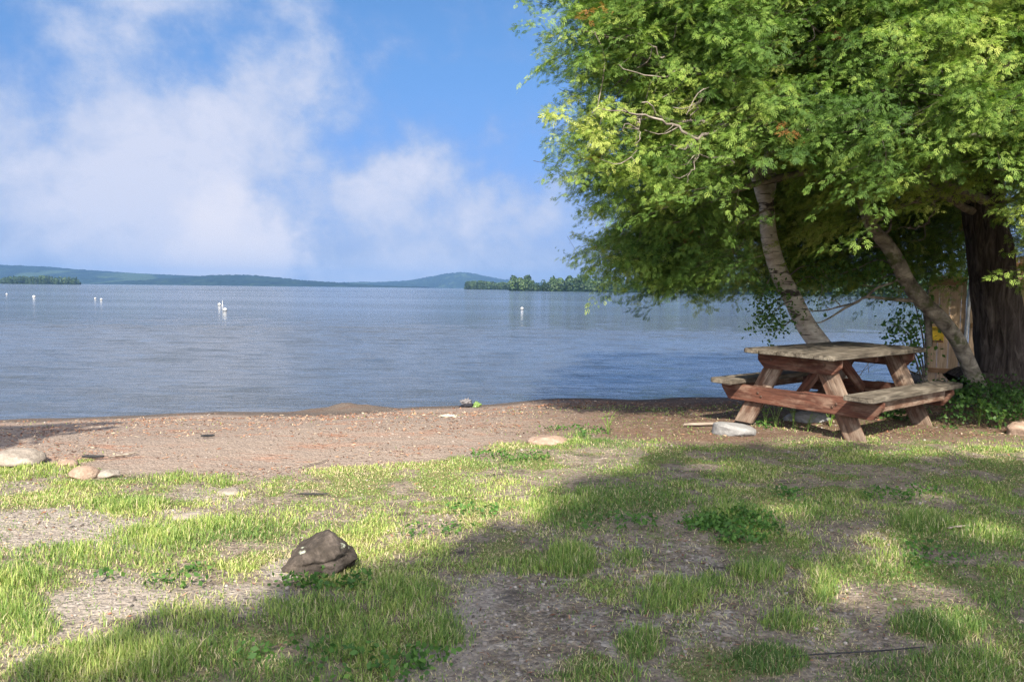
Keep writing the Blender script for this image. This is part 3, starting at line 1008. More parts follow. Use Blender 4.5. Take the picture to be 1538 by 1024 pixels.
def place_template(T, P, A, N, s):
    """T (k,4,3) at P with long axis A and plane normal N"""
    A = A / (np.linalg.norm(A, axis=1)[:, None] + 1e-9)
    B = np.cross(N, A); B /= np.linalg.norm(B, axis=1)[:, None] + 1e-9
    N = np.cross(A, B)
    R = np.stack([A, B, N], 1) * s[:, None, None]          # rows are the axes
    V = np.einsum('kqc,ncd->nkqd', T, R) + P[:, None, None, :]
    n, k = len(P), len(T)
    c = T.shape[1]
    return V.reshape(-1, 3), np.arange(n * k * c).reshape(-1, c), k * c


def inside(poly, x, y):
    r = np.zeros(len(x), bool)
    n = len(poly)
    for i in range(n):
        x0, y0 = poly[i]; x1, y1 = poly[(i + 1) % n]
        c = ((y0 > y) != (y1 > y)) & (x < (x1 - x0) * (y - y0) / (y1 - y0 + 1e-9) + x0)
        r ^= c
    return r


cb = np.array([5.72, 9.45, 0.0]); cb[2] = height(cb[0], cb[1])
ctop = [cb + (0, 0, -.1), at(1509, 560, 9.42), at(1500, 480, 9.4), at(1487, 380, 9.35), at(1478, 300, 9.3), at(1470, 180, 9.2), at(1455, 0, 9.1), at(1440, -240, 9.0), at(1430, -420, 8.9)]
cedar = thing('cedar_tree', 'huge dark trunked cedar whose drooping green crown fills the upper right', 'tree', cb)
CP = resample(ctop, 90)
s_ = np.linspace(0, 1, 90)
zc = CP[:, 2] - cb[2]
CRr = np.interp(zc, [-.1, 0, .25, .6, 1.2, 2.2, 3.5, 5, 7.5], [.56, .46, .35, .28, .242, .215, .19, .15, .05])


def rel(P, o): return np.asarray(P) - np.array(o.location)


b = Bag(); b.tube(rel(CP, cedar), CRr, 44, rough=.10, flute=.030, seed=4.2)
b.build('trunk', M_CEDARBARK, cedar)

# the boughs fill three depths of crown
F1 = [(838, -420), (844, -60), (852, 15), (862, 55), (905, 85), (915, 130), (864, 158), (884, 205), (864, 240), (905, 275), (950, 292), (990, 318), (1075, 290), (1105, 200), (1190, 200), (1220, 235), (1260, 250), (1330, 245), (1400, 215), (1480, 205), (1540, 230), (1575, 390), (1900, 430), (1900, -420)]
F2 = [(870, -420), (870, 40), (910, 130), (900, 200), (925, 290), (950, 330), (925, 375), (918, 412), (950, 388), (1000, 398), (1062, 398), (1085, 365), (1096, 200), (1196, 200), (1215, 370), (1262, 380), (1280, 290), (1400, 290), (1440, 250), (1540, 250), (1580, 380), (1800, 420), (1900, 300), (1900, -420)]
F3 = [(960, -420), (960, 250), (1010, 420), (1100, 405), (1190, 400), (1300, 410), (1360, 380), (1450, 395), (1560, 360), (1800, 420), (1900, 300), (1900, -420)]


def sample_clumps(poly, y0, y1, n, sep, ymin=-420):
    out = []
    tries = 0
    poly_a = poly
    while len(out) < n and tries < n * 60:
        tries += 1
        Y = RNG.uniform(y0, y1)
        px = RNG.uniform(740, 1900); py = RNG.uniform(ymin, 470)
        if not inside(poly_a, np.array([px]), np.array([py]))[0]: continue
        P = at(px, py, Y)
        if P[2] < .8: continue
        if any((P[0] - q[0]) ** 2 + (P[1] - q[1]) ** 2 + (P[2] - q[2]) ** 2 < sep ** 2 for q in out): continue
        out.append(P)
    return out


cl1 = sample_clumps(F1, 5.9, 7.3, 620, .19)
cl2 = sample_clumps(F2, 7.3, 9.2, 500, .245)
cl2 += sample_clumps([(930, 300), (915, 415), (950, 385), (1000, 400), (1066, 398), (1085, 360), (1060, 300)], 7.2, 9.0, 40, .2)
cl2 += sample_clumps([(915, 365), (918, 402), (950, 392), (1000, 402), (1060, 400), (1082, 360)], 6.9, 7.8, 46, .14)
cl3 = sample_clumps(F3, 10.0, 11.6, 560, .25)
cl3 += sample_clumps([(1085, 215), (1460, 215), (1460, 392), (1380, 398), (1300, 405), (1190, 392), (1095, 388)], 10.0, 11.3, 150, .17)
CL = np.array(cl1 + cl2 + cl3)
lay = np.array([0] * len(cl1) + [1] * len(cl2) + [2] * len(cl3))
# openings in the crown through which sun patches reach the fence and the trunks
_k = (11.4 - CL[:, 1]) / .998
_hz = CL[:, 2] - _k * math.tan(math.radians(40)); _hx = CL[:, 0] + .05 * _k
opn = (_hz > .3) & (_hz < 1.9) & (_hx > 5.7) & (_hx < 7.2) & (RNG.random(len(CL)) < .5)
CL, lay = CL[~opn], lay[~opn]


def trunk_at(z):
    i = np.clip(np.searchsorted(CP[:, 2], z), 0, len(CP) - 1)
    return CP[i]


def foliage(CL, fans, per, spread, size, outward, tints, brown=.012):
    """every clump is a few drooping fans (branchlets), every fan carries flat sprays along both of its sides"""
    n = len(CL)
    ci = np.repeat(np.arange(n), fans)
    m = len(ci)
    sp = np.broadcast_to(spread, (n,))[ci]
    O = outward[ci] + RNG.normal(size=(m, 3)) * np.array([.55, .55, .12])
    O /= np.linalg.norm(O, axis=1)[:, None]
    base = CL[ci] + (RNG.normal(size=(m, 3)) * np.array([.42, .42, .36]) - O * .25) * sp[:, None]
    ln = sp * RNG.uniform(.45, .95, m)
    drop = RNG.uniform(.25, 1.15, m)
    side = np.cross(O, np.array([0, 0, 1.0])); side /= np.linalg.norm(side, axis=1)[:, None] + 1e-9
    tilt = RNG.normal(size=m) * .45
    side = side + np.array([0, 0, 1.0]) * tilt[:, None]
    ft = tints[ci] + RNG.normal(size=m) * .10
    fbrown = RNG.random(m) < brown * .6
    fi = np.repeat(np.arange(m), per)
    q = len(fi)
    t = RNG.uniform(0.0, 1.0, q)
    sg = np.where(RNG.random(q) < .5, -1.0, 1.0)
    w = sg * RNG.uniform(.02, 1, q) ** 1.0 * (.40 * (1 - t) ** .7 + .05) * ln[fi]
    l = ln[fi]
    down = np.array([0, 0, -1.0])
    P = base[fi] + O[fi] * (t * l)[:, None] + down * (drop[fi] * t ** 1.7 * l * .6)[:, None] + side[fi] * w[:, None] + down * (np.abs(w) * .55)[:, None] + RNG.normal(size=(q, 3)) * .012
    A = O[fi] * .75 + down * (drop[fi] * t * 1.0 + .35)[:, None] + side[fi] * (sg * .75)[:, None] + RNG.normal(size=(q, 3)) * .5
    N = np.cross(A, side[fi] * sg[:, None] + O[fi] * -.5 + down * .2) + RNG.normal(size=(q, 3)) * .35
    s = size * RNG.uniform(.5, 1.5, q)
    V, F, k = place_template(SPRAY, P, A, N, s)
    tn = np.clip(ft[fi] + (t - .5) * .16 + RNG.normal(size=q) * .07, 0.02, .9)
    tn = np.where(fbrown[fi] & (t > .25), .985, tn)
    # the twig every fan hangs on
    e = base + O * ln[:, None] + down * (drop * ln * .6)[:, None]
    b0 = base - O * (ln * .35)[:, None]
    sd = np.cross(O, down); sd /= np.linalg.norm(sd, axis=1)[:, None]
    TV = np.stack([b0 + sd * .002, b0 - sd * .002, e, b0 + down * .002, b0 - down * .002, e], 1).reshape(-1, 3)
    TF = np.arange(len(TV)).reshape(-1, 3) + len(V)
    return np.vstack([V, TV]), np.vstack([F, TF]), np.concatenate([np.repeat(tn, k), np.full(len(TV), 1.0)])


tr = np.array([trunk_at(z) for z in CL[:, 2]])
O = CL - tr
O[:, 2] = 0
O = O / (np.linalg.norm(O, axis=1)[:, None] + 1e-6) + RNG.normal(size=O.shape) * np.array([.35, .35, .0])
O[:, 1] -= .25 * (lay == 0)
O /= np.linalg.norm(O, axis=1)[:, None]
tint = np.clip(.50 + .9 * (fbm(CL[:, 0] * .8, CL[:, 1] * .8, CL[:, 2] * .8, 3) - .5) + RNG.normal(size=len(CL)) * .10, .05, .88)
bag = Bag()
for L_, fans, per, sp_, sz_ in ((0, 17, 52, .40, .053), (1, 16, 47, .42, .055), (2, 13, 36, .55, .085)):
    k_ = lay == L_
    V1, F1_, a1 = foliage(CL[k_], fans, per, sp_, sz_, O[k_], tint[k_])
    bag.add(rel(V1, cedar), F1_, a1)
M_CEDAR = leaf_mat('cedar_leaves', ((0, (.045, .095, .025)), (.35, (.125, .215, .045)), (.62, (.27, .36, .075)), (.92, (.44, .47, .13)), (.975, (.30, .14, .045)), (.992, (.34, .17, .06)), (1, (.09, .07, .055))), .38, .2, .6)
bag.build('crown', M_CEDAR, cedar, False, True)

# limbs: from the trunk through groups of boughs
def kmeans(X, k, it=8):
    c = X[RNG.choice(len(X), k, replace=False)]
    for _ in range(it):
        d = ((X[:, None] - c[None]) ** 2).sum(-1)
        a = d.argmin(1)
        for j in range(k):
            if (a == j).any(): c[j] = X[a == j].mean(0)
    return c, a


cent, asg = kmeans(CL.copy(), 34)
for j in range(34):
    mem = CL[asg == j]
    if len(mem) < 3: continue
    c = cent[j]
    b = Bag()
    h = np.hypot(c[0] - cb[0], c[1] - cb[1])
    st = trunk_at(np.clip(c[2] - .12 * h + .3, 2.2, 7.0))
    midp = st * .5 + c * .5 + np.array([0, 0, .12 * h + RNG.normal() * .08])
    far = mem[((mem - st) ** 2).sum(1).argmax()]
    P = resample([st, st * .75 + midp * .25 + (0, 0, .05), midp, c, c * .4 + far * .6 + (0, 0, .04), far], 22)
    P = P + (fbm(np.arange(22) * .45 + j * 7, j, 0, 2)[:, None] - .5) * np.array([.14, .10, .16])
    R = np.linspace(.016 + .008 * h, .006, 22)
    b.tube(rel(P, cedar), R, 8, rough=.12, seed=j)
    for m in mem:
        i = int(((P - m) ** 2).sum(1).argmin()); i = max(4, i - 1)
        if np.linalg.norm(P[i] - m) > .8: continue
        q = resample([P[i], P[i] * .5 + m * .5 + RNG.normal(size=3) * .05 + (0, 0, .05), m + O[0] * 0], 7)
        b.tube(rel(q, cedar), np.linspace(min(R[i] * .5, .008), .003, 7), 5)
    b.build('branch', M_TWIG, cedar)
# bare limbs one can see in front of the foliage
for pts, Y0, Y1, r0, r1 in [
        ([(1255, 200), (1170, 194), (1110, 195), (1060, 188), (1010, 178), (985, 165), (968, 150)], 6.5, 5.75, .027, .007),
        ([(1065, 200), (1040, 205), (1010, 190), (980, 178), (945, 168), (890, 165)], 5.9, 5.6, .020, .006),
        ([(1078, 192), (1045, 215), (1025, 222)], 5.95, 5.75, .014, .006), ([(960, 175), (958, 205), (950, 240)], 5.7, 5.65, .007, .004),
        ([(1100, 240), (1050, 235), (1040, 255), (1032, 268)], 6.0, 5.75, .010, .004), ([(1130, 165), (1100, 120), (1040, 105), (990, 115), (930, 100)], 6.3, 5.7, .016, .005),
        ([(1040, 180), (1050, 150), (1060, 135)], 5.9, 5.8, .008, .004), ([(1500, 205), (1440, 212), (1400, 220), (1370, 222)], 8.0, 6.3, .035, .012), ([(1538, 190), (1500, 200), (1460, 205)], 7.6, 6.4, .03, .02),
        ([(1480, 300), (1430, 280), (1390, 250), (1370, 228)], 9.1, 7.4, .075, .028), ([(1470, 300), (1440, 285), (1400, 300), (1360, 305)], 9.1, 8.0, .045, .014),
        ([(1405, 300), (1395, 330), (1380, 342), (1365, 340)], 8.2, 8.0, .018, .01), ([(1300, 333), (1318, 330), (1345, 315), (1400, 290)], 8.3, 8.8, .02, .03),
        ([(1160, 310), (1100, 340), (1040, 360), (1000, 380)], 8.2, 7.6, .02, .006), ([(1120, 360), (1080, 400), (1020, 405)], 8.4, 7.8, .022, .006), ([(1000, 90), (960, 60), (930, 55)], 6.0, 5.8, .01, .004),
        ([(1440, 60), (1350, 40), (1270, 55), (1200, 30)], 8.5, 6.0, .03, .01)]:
    n = 20
    P = resample([at(x, y, Y0 + (Y1 - Y0) * i / (len(pts) - 1)) for i, (x, y) in enumerate(pts)], n)
    P = P + (np.stack([fbm(np.arange(n) * .9 + q * 11 + pts[0][0], pts[0][1], 0, 2) for q in range(3)], -1) - .5) * .07
    b = Bag(); b.tube(rel(P, cedar), np.linspace(r0 * .7, r1 * .6, n), 9, rough=.15, seed=pts[0][1])
    for q in range(3):
        i = RNG.integers(5, n - 2)
        e = P[i] + np.array([RNG.uniform(-.25, -.05), RNG.uniform(-.12, .05), RNG.uniform(-.22, .05)])
        b.tube(rel(resample([P[i], (P[i] + e) / 2 + RNG.normal(size=3) * .03, e], 6), cedar), np.linspace(min(r0, .005), .002, 6), 5)
    b.build('branch', M_TWIG, cedar)

# ------------------------------------------------------------------ birches
M_BIRCHLEAF = leaf_mat('birch_leaves', ((0, (.045, .10, .025)), (.5, (.10, .20, .045)), (1, (.2, .31, .06))), .45, .3, .5)


def leafcloud(cents, per, spread, size, tint0, seed=0):
    cents = np.asarray(cents, float)
    n = len(cents) * per
    ci = np.repeat(np.arange(len(cents)), per)
    P = cents[ci] + RNG.normal(size=(n, 3)) * np.asarray(spread)
    N = rand_unit(n) + np.array([0, -.3, .6]); N /= np.linalg.norm(N, axis=1)[:, None]
    V, F = quads_at(P, N, size * RNG.uniform(.6, 1.3, n), 1.25)
    tn = np.clip(tint0 + RNG.normal(size=n) * .2, 0, 1)
    return V, F, np.repeat(tn, 4)


bb = np.array([3.98, 9.85, 0.0]); bb[2] = height(bb[0], bb[1])
birch = thing('birch_tree', 'leaning pale birch with forked trunk rising behind the picnic table', 'tree', bb)
P = resample([at(1262, 580, 9.85), at(1243, 535, 9.85), at(1212, 490, 9.8), at(1190, 448, 9.75), at(1170, 408, 9.65), at(1156, 360, 9.55), at(1152, 320, 9.5), at(1150, 290, 9.4)], 40)
P[0] = bb + (0.1, 0, -.15)
b = Bag(); b.tube(rel(P, birch), np.linspace(.134, .082, 40), 24, rough=.07, seed=2)
b.tube(rel(resample([P[-3], at(1140, 270, 9.35), at(1128, 235, 9.2), at(1122, 190, 9.0), at(1120, 60, 8.6), at(1110, -180, 8.2)], 24), birch), np.linspace(.10, .02, 24), 14, rough=.08)
b.tube(rel(resample([P[-3], at(1156, 270, 9.4), at(1155, 240, 9.4), at(1160, 190, 9.4), at(1180, 60, 9.5), at(1200, -120, 9.6)], 24), birch), np.linspace(.095, .02, 24), 14, rough=.08)
b.build('trunk', M_BIRCHBARK, birch)
# low leafy branch over the water
tw = Bag(); cs = []
for pts in [[(1195, 452), (1180, 455), (1160, 470), (1143, 490)], [(1185, 440), (1165, 452), (1148, 466), (1132, 478)], [(1205, 470), (1190, 480), (1170, 495), (1150, 500)],
            [(1190, 430), (1215, 415), (1235, 430), (1228, 455)], [(1185, 415), (1205, 400), (1230, 402), (1245, 420)], [(1165, 400), (1150, 430), (1140, 455)]]:
    Q = resample([at(x, y, 9.7 - .12 * i) for i, (x, y) in enumerate(pts)], 9)
    tw.tube(rel(Q, birch), np.linspace(.011, .003, 9), 5)
    cs += [Q[i] + RNG.normal(size=3) * .05 for i in range(2, 9)]
tw.build('branch', M_TWIG, birch)
V, F, a = leafcloud(cs, 26, (.085, .09, .075), .024, .5)
bag = Bag(); bag.add(rel(V, birch), F, a)
cs2 = [at(x, y, Y) for x, y, Y in zip(RNG.uniform(1105, 1260, 60), RNG.uniform(-200, 130, 60), RNG.uniform(8.4, 9.8, 60))]
V, F, a = leafcloud(cs2, 40, (.2, .2, .2), .03, .5)
bag.add(rel(V, birch), F, a)
bag.build('crown', M_BIRCHLEAF, birch, False, True)

lb = np.array([5.28, 9.0, 0.0]); lb[2] = height(lb[0], lb[1])
lean = thing('leaning_birch', 'crooked mossy birch leaning left from the foot of the cedar into its leaves', 'tree', lb)
P = resample([at(1476, 605, 9.05), at(1464, 570, 9.0), at(1452, 540, 9.0), at(1436, 508, 8.95), at(1412, 478, 8.9), at(1385, 452, 8.85), at(1364, 425, 8.85), at(1348, 395, 8.8), at(1330, 365, 8.8), at(1312, 345, 8.75), at(1299, 315, 8.75), at(1285, 270, 8.8), at(1276, 210, 8.9), at(1262, 120, 9.0)], 48)
b = Bag(); b.tube(rel(P, lean), np.interp(np.linspace(0, 1, 48), [0, .08, .25, .45, .65, .8, 1], [.12, .088, .080, .088, .072, .05, .02]), 18, rough=.16, seed=6)
b.build('trunk', M_MOSSBARK, lean)
b = Bag()
for pts, r0, r1, y in [([(1384, 452), (1350, 450), (1325, 448), (1300, 446), (1285, 455), (1262, 460), (1240, 466), (1215, 467)], .024, .006, 8.85), ([(1290, 452), (1270, 462), (1250, 475), (1232, 484), (1222, 484)], .016, .006, 8.82),
                    ([(1300, 447), (1318, 432), (1342, 424), (1352, 416)], .014, .012, 8.84), ([(1262, 459), (1255, 452), (1245, 452)], .008, .003, 8.8), ([(1258, 460), (1248, 464), (1238, 458)], .007, .003, 8.8),
                    ([(1326, 352), (1336, 345), (1338, 330), (1335, 315)], .018, .01, 8.8), ([(1372, 430), (1392, 470), (1396, 520)], .045, .035, 9.1)]:
    b = Bag()
    Q = resample([at(x, yy, y) for x, yy in pts], 16)
    b.tube(rel(Q, lean), np.linspace(r0, r1, 16), 7, rough=.15)
    b.build('branch', M_MOSSBARK, lean)
tw = Bag(); cs = []
for pts in [[(1345, 400), (1320, 390), (1290, 402), (1262, 412)], [(1350, 410), (1330, 415), (1310, 430), (1290, 425)], [(1330, 372), (1290, 370), (1250, 380)]]:
    Q = resample([at(x, yy, 9.0) for x, yy in pts], 9)
    tw.tube(rel(Q, lean), np.linspace(.012, .003, 9), 5)
    cs += [Q[i] + RNG.normal(size=3) * .06 for i in range(1, 9)]
tw.build('branch', M_TWIG, lean)
V, F, a = leafcloud(cs, 22, (.11, .15, .09), .026, .45)
bag = Bag(); bag.add(rel(V, lean), F, a); bag.build('crown', M_BIRCHLEAF, lean, False, True)

# bush left of the fence
sb = np.array([6.05, 11.3, 0.0]); sb[2] = height(sb[0], sb[1])
bush = thing('waterside_bush', 'leafy green bush hanging over the water at the left end of the fence', 'bush', sb)
tw = Bag(); cs = []
for pts in [[(1392, 590), (1385, 540), (1372, 495), (1352, 478)], [(1392, 590), (1380, 540), (1362, 515), (1345, 512)], [(1392, 590), (1388, 520), (1378, 470), (1365, 440), (1340, 432)], [(1392, 590), (1390, 500), (1384, 450), (1372, 415), (1352, 400)],
            [(1392, 590), (1392, 500), (1395, 440), (1390, 400), (1400, 380)], [(1392, 590), (1375, 540), (1366, 505), (1350, 492), (1338, 488)], [(1385, 400), (1420, 390), (1445, 402)], [(1392, 440), (1360, 420), (1325, 415)], [(1395, 420), (1420, 400), (1440, 408), (1462, 402)]]:
    Q = resample([at(x, y, 11.25 - .1 * i) for i, (x, y) in enumerate(pts)], 12)
    tw.tube(rel(Q, bush), np.linspace(.016, .004, 12), 5)
    cs += [Q[i] + RNG.normal(size=3) * .07 for i in range(4, 12)]
tw.build('stem', M_TWIG, bush)
cs = [c for c in cs if project(*c)[0] < 1392 or project(*c)[1] < 412]
V, F, a = leafcloud(cs, 18, (.10, .16, .11), .032, .42)
bag = Bag(); bag.add(rel(V, bush), F, a); bag.build('foliage', M_BIRCHLEAF, bush, False, True)

# ------------------------------------------------------------------ the trees behind the camera that throw the shade on the lawn
SUN_EL = math.radians(40)
SDIR = np.array([-.05, -1.0, 0]); SDIR /= np.linalg.norm(SDIR)
SUN = np.array([SDIR[0] * math.cos(SUN_EL), SDIR[1] * math.cos(SUN_EL), math.sin(SUN_EL)])
M_SHADELEAF = leaf_mat('maple_leaves', ((0, (.03, .06, .015)), (1, (.09, .15, .03))), .25)


def shade_tree(name, label, base, crowns, per, size, trunk_r, group=None, gaps=()):
    """broadleaved tree; crowns: list of (x,y,z,r) lobes"""
    base = np.array(base, float); base[2] = height(base[0], base[1])
    t = thing(name, label, 'tree', base, group)
    top = np.mean([c[:3] for c in crowns], axis=0)
    b = Bag()
    P = resample([base + (0, 0, -.2), base * .6 + top * .4 + (.1, .1, 0), top], 20)
    b.tube(rel(P, t), np.linspace(trunk_r, trunk_r * .35, 20), 16, rough=.1)
    b.build('trunk', M_TWIG, t)
    bag = Bag(); lb_ = Bag()
    for (x, y, z, r) in crowns:
        n = int(per * r ** 2.2)
        d = rand_unit(n) * (RNG.uniform(.15, 1, n) ** .45 * r)[:, None]
        nz = fbm((x + d[:, 0]) * 1.3, (y + d[:, 1]) * 1.3, (z + d[:, 2]) * 1.3, 3)
        keep = nz > (.42 if gaps else .47)
        if gaps:
            Pq = np.array([x, y, z]) + d * np.array([1, 1, .9])
            G = Pq - SUN[None] * (Pq[:, 2] / SUN[2])[:, None]
            gx, gy, _ = project(G[:, 0], G[:, 1], G[:, 2])
            for cx, cy, rx, ry in gaps:
                rx, ry = rx * 1.3, ry * 2.0
                keep &= ~((((gx - cx) / rx) ** 2 + ((gy - cy) / ry) ** 2 < 1) & (RNG.random(n) < .985))
        Pq = np.array([x, y, z]) + d[keep] * np.array([1, 1, .9])
        V, F = quads_at(Pq, rand_unit(len(Pq)), size * RNG.uniform(.6, 1.3, len(Pq)), 1.4)
        bag.add(rel(V, t), F, np.repeat(RNG.random(len(Pq)), 4))
        q = P[RNG.integers(9, 19)]
        lb_.tube(rel(resample([q, (q + np.array([x, y, z])) / 2 + (0, 0, .2), (x, y, z)], 8), t), np.linspace(.07, .015, 8), 7)
    lb_.build('branch', M_TWIG, t)
    bag.build('crown', M_SHADELEAF, t, False, True)
    return t


def shade_at(px, py, h, r):
    """crown lobe of radius r at height h whose shadow falls at that spot of the ground"""
    q = ground(px, py)
    k = (h - q[2]) / SUN[2]
    return tuple(q + SUN * k) + (r,)


lob = []
for px, py, h, r in [(1165, 735, 8.7, .95), (1320, 728, 8.8, .9), (1480, 735, 8.6, 1.0), (1000, 790, 8.0, .85), (1110, 830, 7.6, 1.0), (890, 822, 7.3, .55), (1280, 800, 8.0, .9), (1440, 830, 7.6, .9),
                     (880, 890, 6.6, .75), (760, 880, 6.4, .55), (1020, 920, 6.5, .8), (1180, 930, 6.6, .7), (690, 940, 5.8, .62), (560, 925, 5.7, .42), (580, 985, 5.3, .6), (450, 960, 5.1, .45), (800, 985, 5.4, .7), (960, 1010, 5.2, .8),
                     (330, 985, 4.8, .42), (420, 1020, 4.6, .5), (200, 1000, 4.5, .34), (1130, 1020, 5.5, .7), (1290, 1000, 6.0, .6), (1500, 1000, 6.0, .55), (250, 1060, 4.2, .55), (600, 1080, 4.4, .8), (900, 1100, 4.5, .9), (1300, 1100, 5.0, .9), (1600, 780, 8.2, 1.1), (1650, 900, 7.2, 1.1), (365, 905, 5.6, .22), (965, 742, 8.4, .5), (865, 778, 7.7, .42), (1060, 700, 8.9, .5), (1200, 690, 9.0, .5), (1330, 690, 9.0, .4)]:
    lob.append(shade_at(px, py, h * 1.65, r * 1.0))
shade_tree('maple_tree', 'tall broad maple standing behind the viewpoint and shading the lawn', (2.6, -11.0, 0), lob, 1500, .11, .42, gaps=[(1300, 875, 85, 26), (985, 862, 34, 16), (1065, 935, 34, 16), (1430, 905, 60, 18), (1330, 820, 60, 14), (1130, 800, 26, 10), (1490, 960, 60, 22), (380, 985, 70, 20), (150, 960, 60, 30), (560, 975, 40, 12), (350, 900, 60, 12), (830, 1010, 60, 10), (1190, 650, 90, 10), (1420, 680, 110, 6), (820, 855, 18, 7), (1340, 905, 26, 10), (1180, 765, 46, 10), (1480, 800, 60, 12), (1240, 950, 44, 14), (905, 930, 44, 14), (1100, 1000, 60, 14), (1380, 745, 40, 8)])
lob2 = [shade_at(40, 645, 5.6, .85), shade_at(-90, 650, 5.4, 1.2), shade_at(120, 636, 5.9, .5), shade_at(-220, 640, 5.8, 1.3), shade_at(-60, 668, 4.8, .6)]
shade_tree('poplar_tree', 'leafy tree left of the view shading the end of the beach', (-7.6, 2.4, 0), lob2, 900, .10, .18)

# ------------------------------------------------------------------ grass
NB = 900000
yy = RNG.uniform(2.3, 9.6, NB)                 # uniform in Y x wedge width -> density falls as 1/Y
xx = RNG.uniform(-.78, .80, NB) * yy
zz = height(xx, yy)
dn, tf, br, be, n1, n2, rt = cover(xx, yy, zz)
keep = RNG.random(NB) < np.clip(dn, .07, 1.0) * .95
# single blades creep onto the beach and bare soil
keep &= ~((be > .6) & (RNG.random(NB) > .015 + .6 * rt))
xx, yy, zz, tf, n1, n2, rt, br = (q[keep] for q in (xx, yy, zz, tf, n1, n2, rt, br))
n = len(xx)
patch = fbm(xx * 2.3, yy * 2.3, 5.0, 3)
L = (.010 + .020 * RNG.random(n) ** 1.5 + .046 * np.clip(tf, 0, 1.1) ** 1.2 * RNG.uniform(.15, 1.1, n)) * (.7 + .6 * sstep(.3, .7, patch))
L = np.where(RNG.random(n) < .01, L * 1.7, L)
wd = (.0007 + .00036 * yy) * RNG.uniform(.7, 1.3, n)
az = RNG.uniform(0, 2 * math.pi, n)
bend = RNG.uniform(.1, 1.5, n) * np.where(tf > .3, .85, 1.15)
straw = RNG.random(n) < (.17 + .30 * sstep(.5, .7, n1) * (1 - np.clip(tf, 0, 1)) + .22 * (br > .3) * (tf < .3))
bend = np.where(straw & (RNG.random(n) < .7), RNG.uniform(1.5, 3.0, n), bend)
dx, dy = np.cos(az), np.sin(az)
sx, sy = -dy, dx
B0 = np.stack([xx, yy, zz - .004], -1)
D = np.stack([dx, dy, np.zeros(n)], -1); SD = np.stack([sx, sy, np.zeros(n)], -1)
up = np.array([0, 0, 1.0])
nb_ = np.sqrt(1 + bend ** 2)
m1 = B0 + (up * (.55 * L / np.sqrt(1 + (bend * .5) ** 2))[:, None] + D * (.55 * L * bend * .5 / np.sqrt(1 + (bend * .5) ** 2))[:, None])
tp = m1 + (up * (.45 * L / np.sqrt(1 + (bend * 1.4) ** 2))[:, None] + D * (.45 * L * bend * 1.4 / np.sqrt(1 + (bend * 1.4) ** 2))[:, None])
w_ = wd[:, None]
V = np.stack([B0 - SD * w_, B0 + SD * w_, m1 + SD * w_ * .8, m1 - SD * w_ * .8, tp + SD * w_ * .12, tp - SD * w_ * .12], 1).reshape(-1, 3)
b0 = np.arange(n)[:, None] * 6
F = np.concatenate([b0 + np.array([[0, 1, 2, 3]]), b0 + np.array([[3, 2, 4, 5]])], 0)
tn = np.clip(.46 + .9 * (patch - .5) + .22 * np.clip(tf, 0, 1) * 0 + RNG.normal(size=n) * .19 - .12 * rt, .03, .86)
tn = np.where(straw, RNG.uniform(.92, 1, n), tn)
M_GRASS = leaf_mat('grass_blades', ((0, (.075, .145, .045)), (.4, (.18, .28, .07)), (.7, (.35, .43, .12)), (.88, (.54, .55, .20)), (.93, (.50, .42, .24)), (1, (.66, .56, .38))), .42, .25, .5)
me = np_mesh('grass', V, F, {'tint': np.repeat(tn, 6)})
tag(link('grass', me, M_GRASS), 'patchy lawn grass with sunlit tufts and dry straw', kind='stuff')

# broad low leaves among the grass: clover and weeds, as one cover
cs = []
for px, py, rx, ry, k in [(1110, 795, 50, 26, 48), (1060, 790, 30, 10, 25), (870, 650, 55, 9, 12), (1150, 640, 12, 8, 6), (520, 1000, 160, 25, 18), (250, 870, 90, 14, 6), (930, 790, 60, 12, 10), (1400, 840, 80, 18, 10), (720, 770, 60, 12, 6), (490, 880, 70, 10, 12), (1360, 745, 60, 10, 12), (780, 690, 90, 10, 12), (640, 800, 60, 10, 5), (1185, 745, 20, 6, 8)]:
    for _ in range(k):
        a, q = RNG.uniform(0, 6.283), math.sqrt(RNG.random())
        p = ground(px + rx * q * math.cos(a), py + ry * q * math.sin(a))
        cs.append(p + (0, 0, .028))
V, F, a = leafcloud(cs, 16, (.035, .035, .014), .013, .35)
bag = Bag(); bag.add(V, F, a)
M_CLOVER = leaf_mat('clover_leaves', ((0, (.04, .10, .025)), (.5, (.09, .19, .04)), (1, (.18, .29, .06))), .4)
tag(bag.build('clover', M_CLOVER, None, False, True), 'low clover and broad leaves growing among the grass', kind='stuff')

# undergrowth below the cedar and behind the bench
cs = []
for _ in range(330):
    px = RNG.uniform(1375, 1700); py = RNG.uniform(598, 646)
    if px < 1412 + (py - 598) * .2 and py > 600: continue
    if px < 1470 and py < 603: continue
    p = ground(px, py)
    hh = RNG.uniform(.05, .26) * (1 if px > 1400 else .7)
    cs.append(p + (0, 0, hh))
for _ in range(110):
    px = RNG.uniform(1392, 1470); py = RNG.uniform(588, 602)
    p = ground(px, py); cs.append(p + (0, 0, RNG.uniform(.02, .14)))
for _ in range(60):
    px = RNG.uniform(1255, 1380); py = RNG.uniform(612, 632)
    p = ground(px, py); cs.append(p + (0, 0, RNG.uniform(.02, .12)))
V, F, a = leafcloud(cs, 13, (.07, .07, .045), .021, .10)
bag = Bag(); bag.add(V, F, a)
tag(bag.build('undergrowth', M_BIRCHLEAF, None, False, True), 'leafy green weeds crowding the foot of the cedar', kind='stuff')


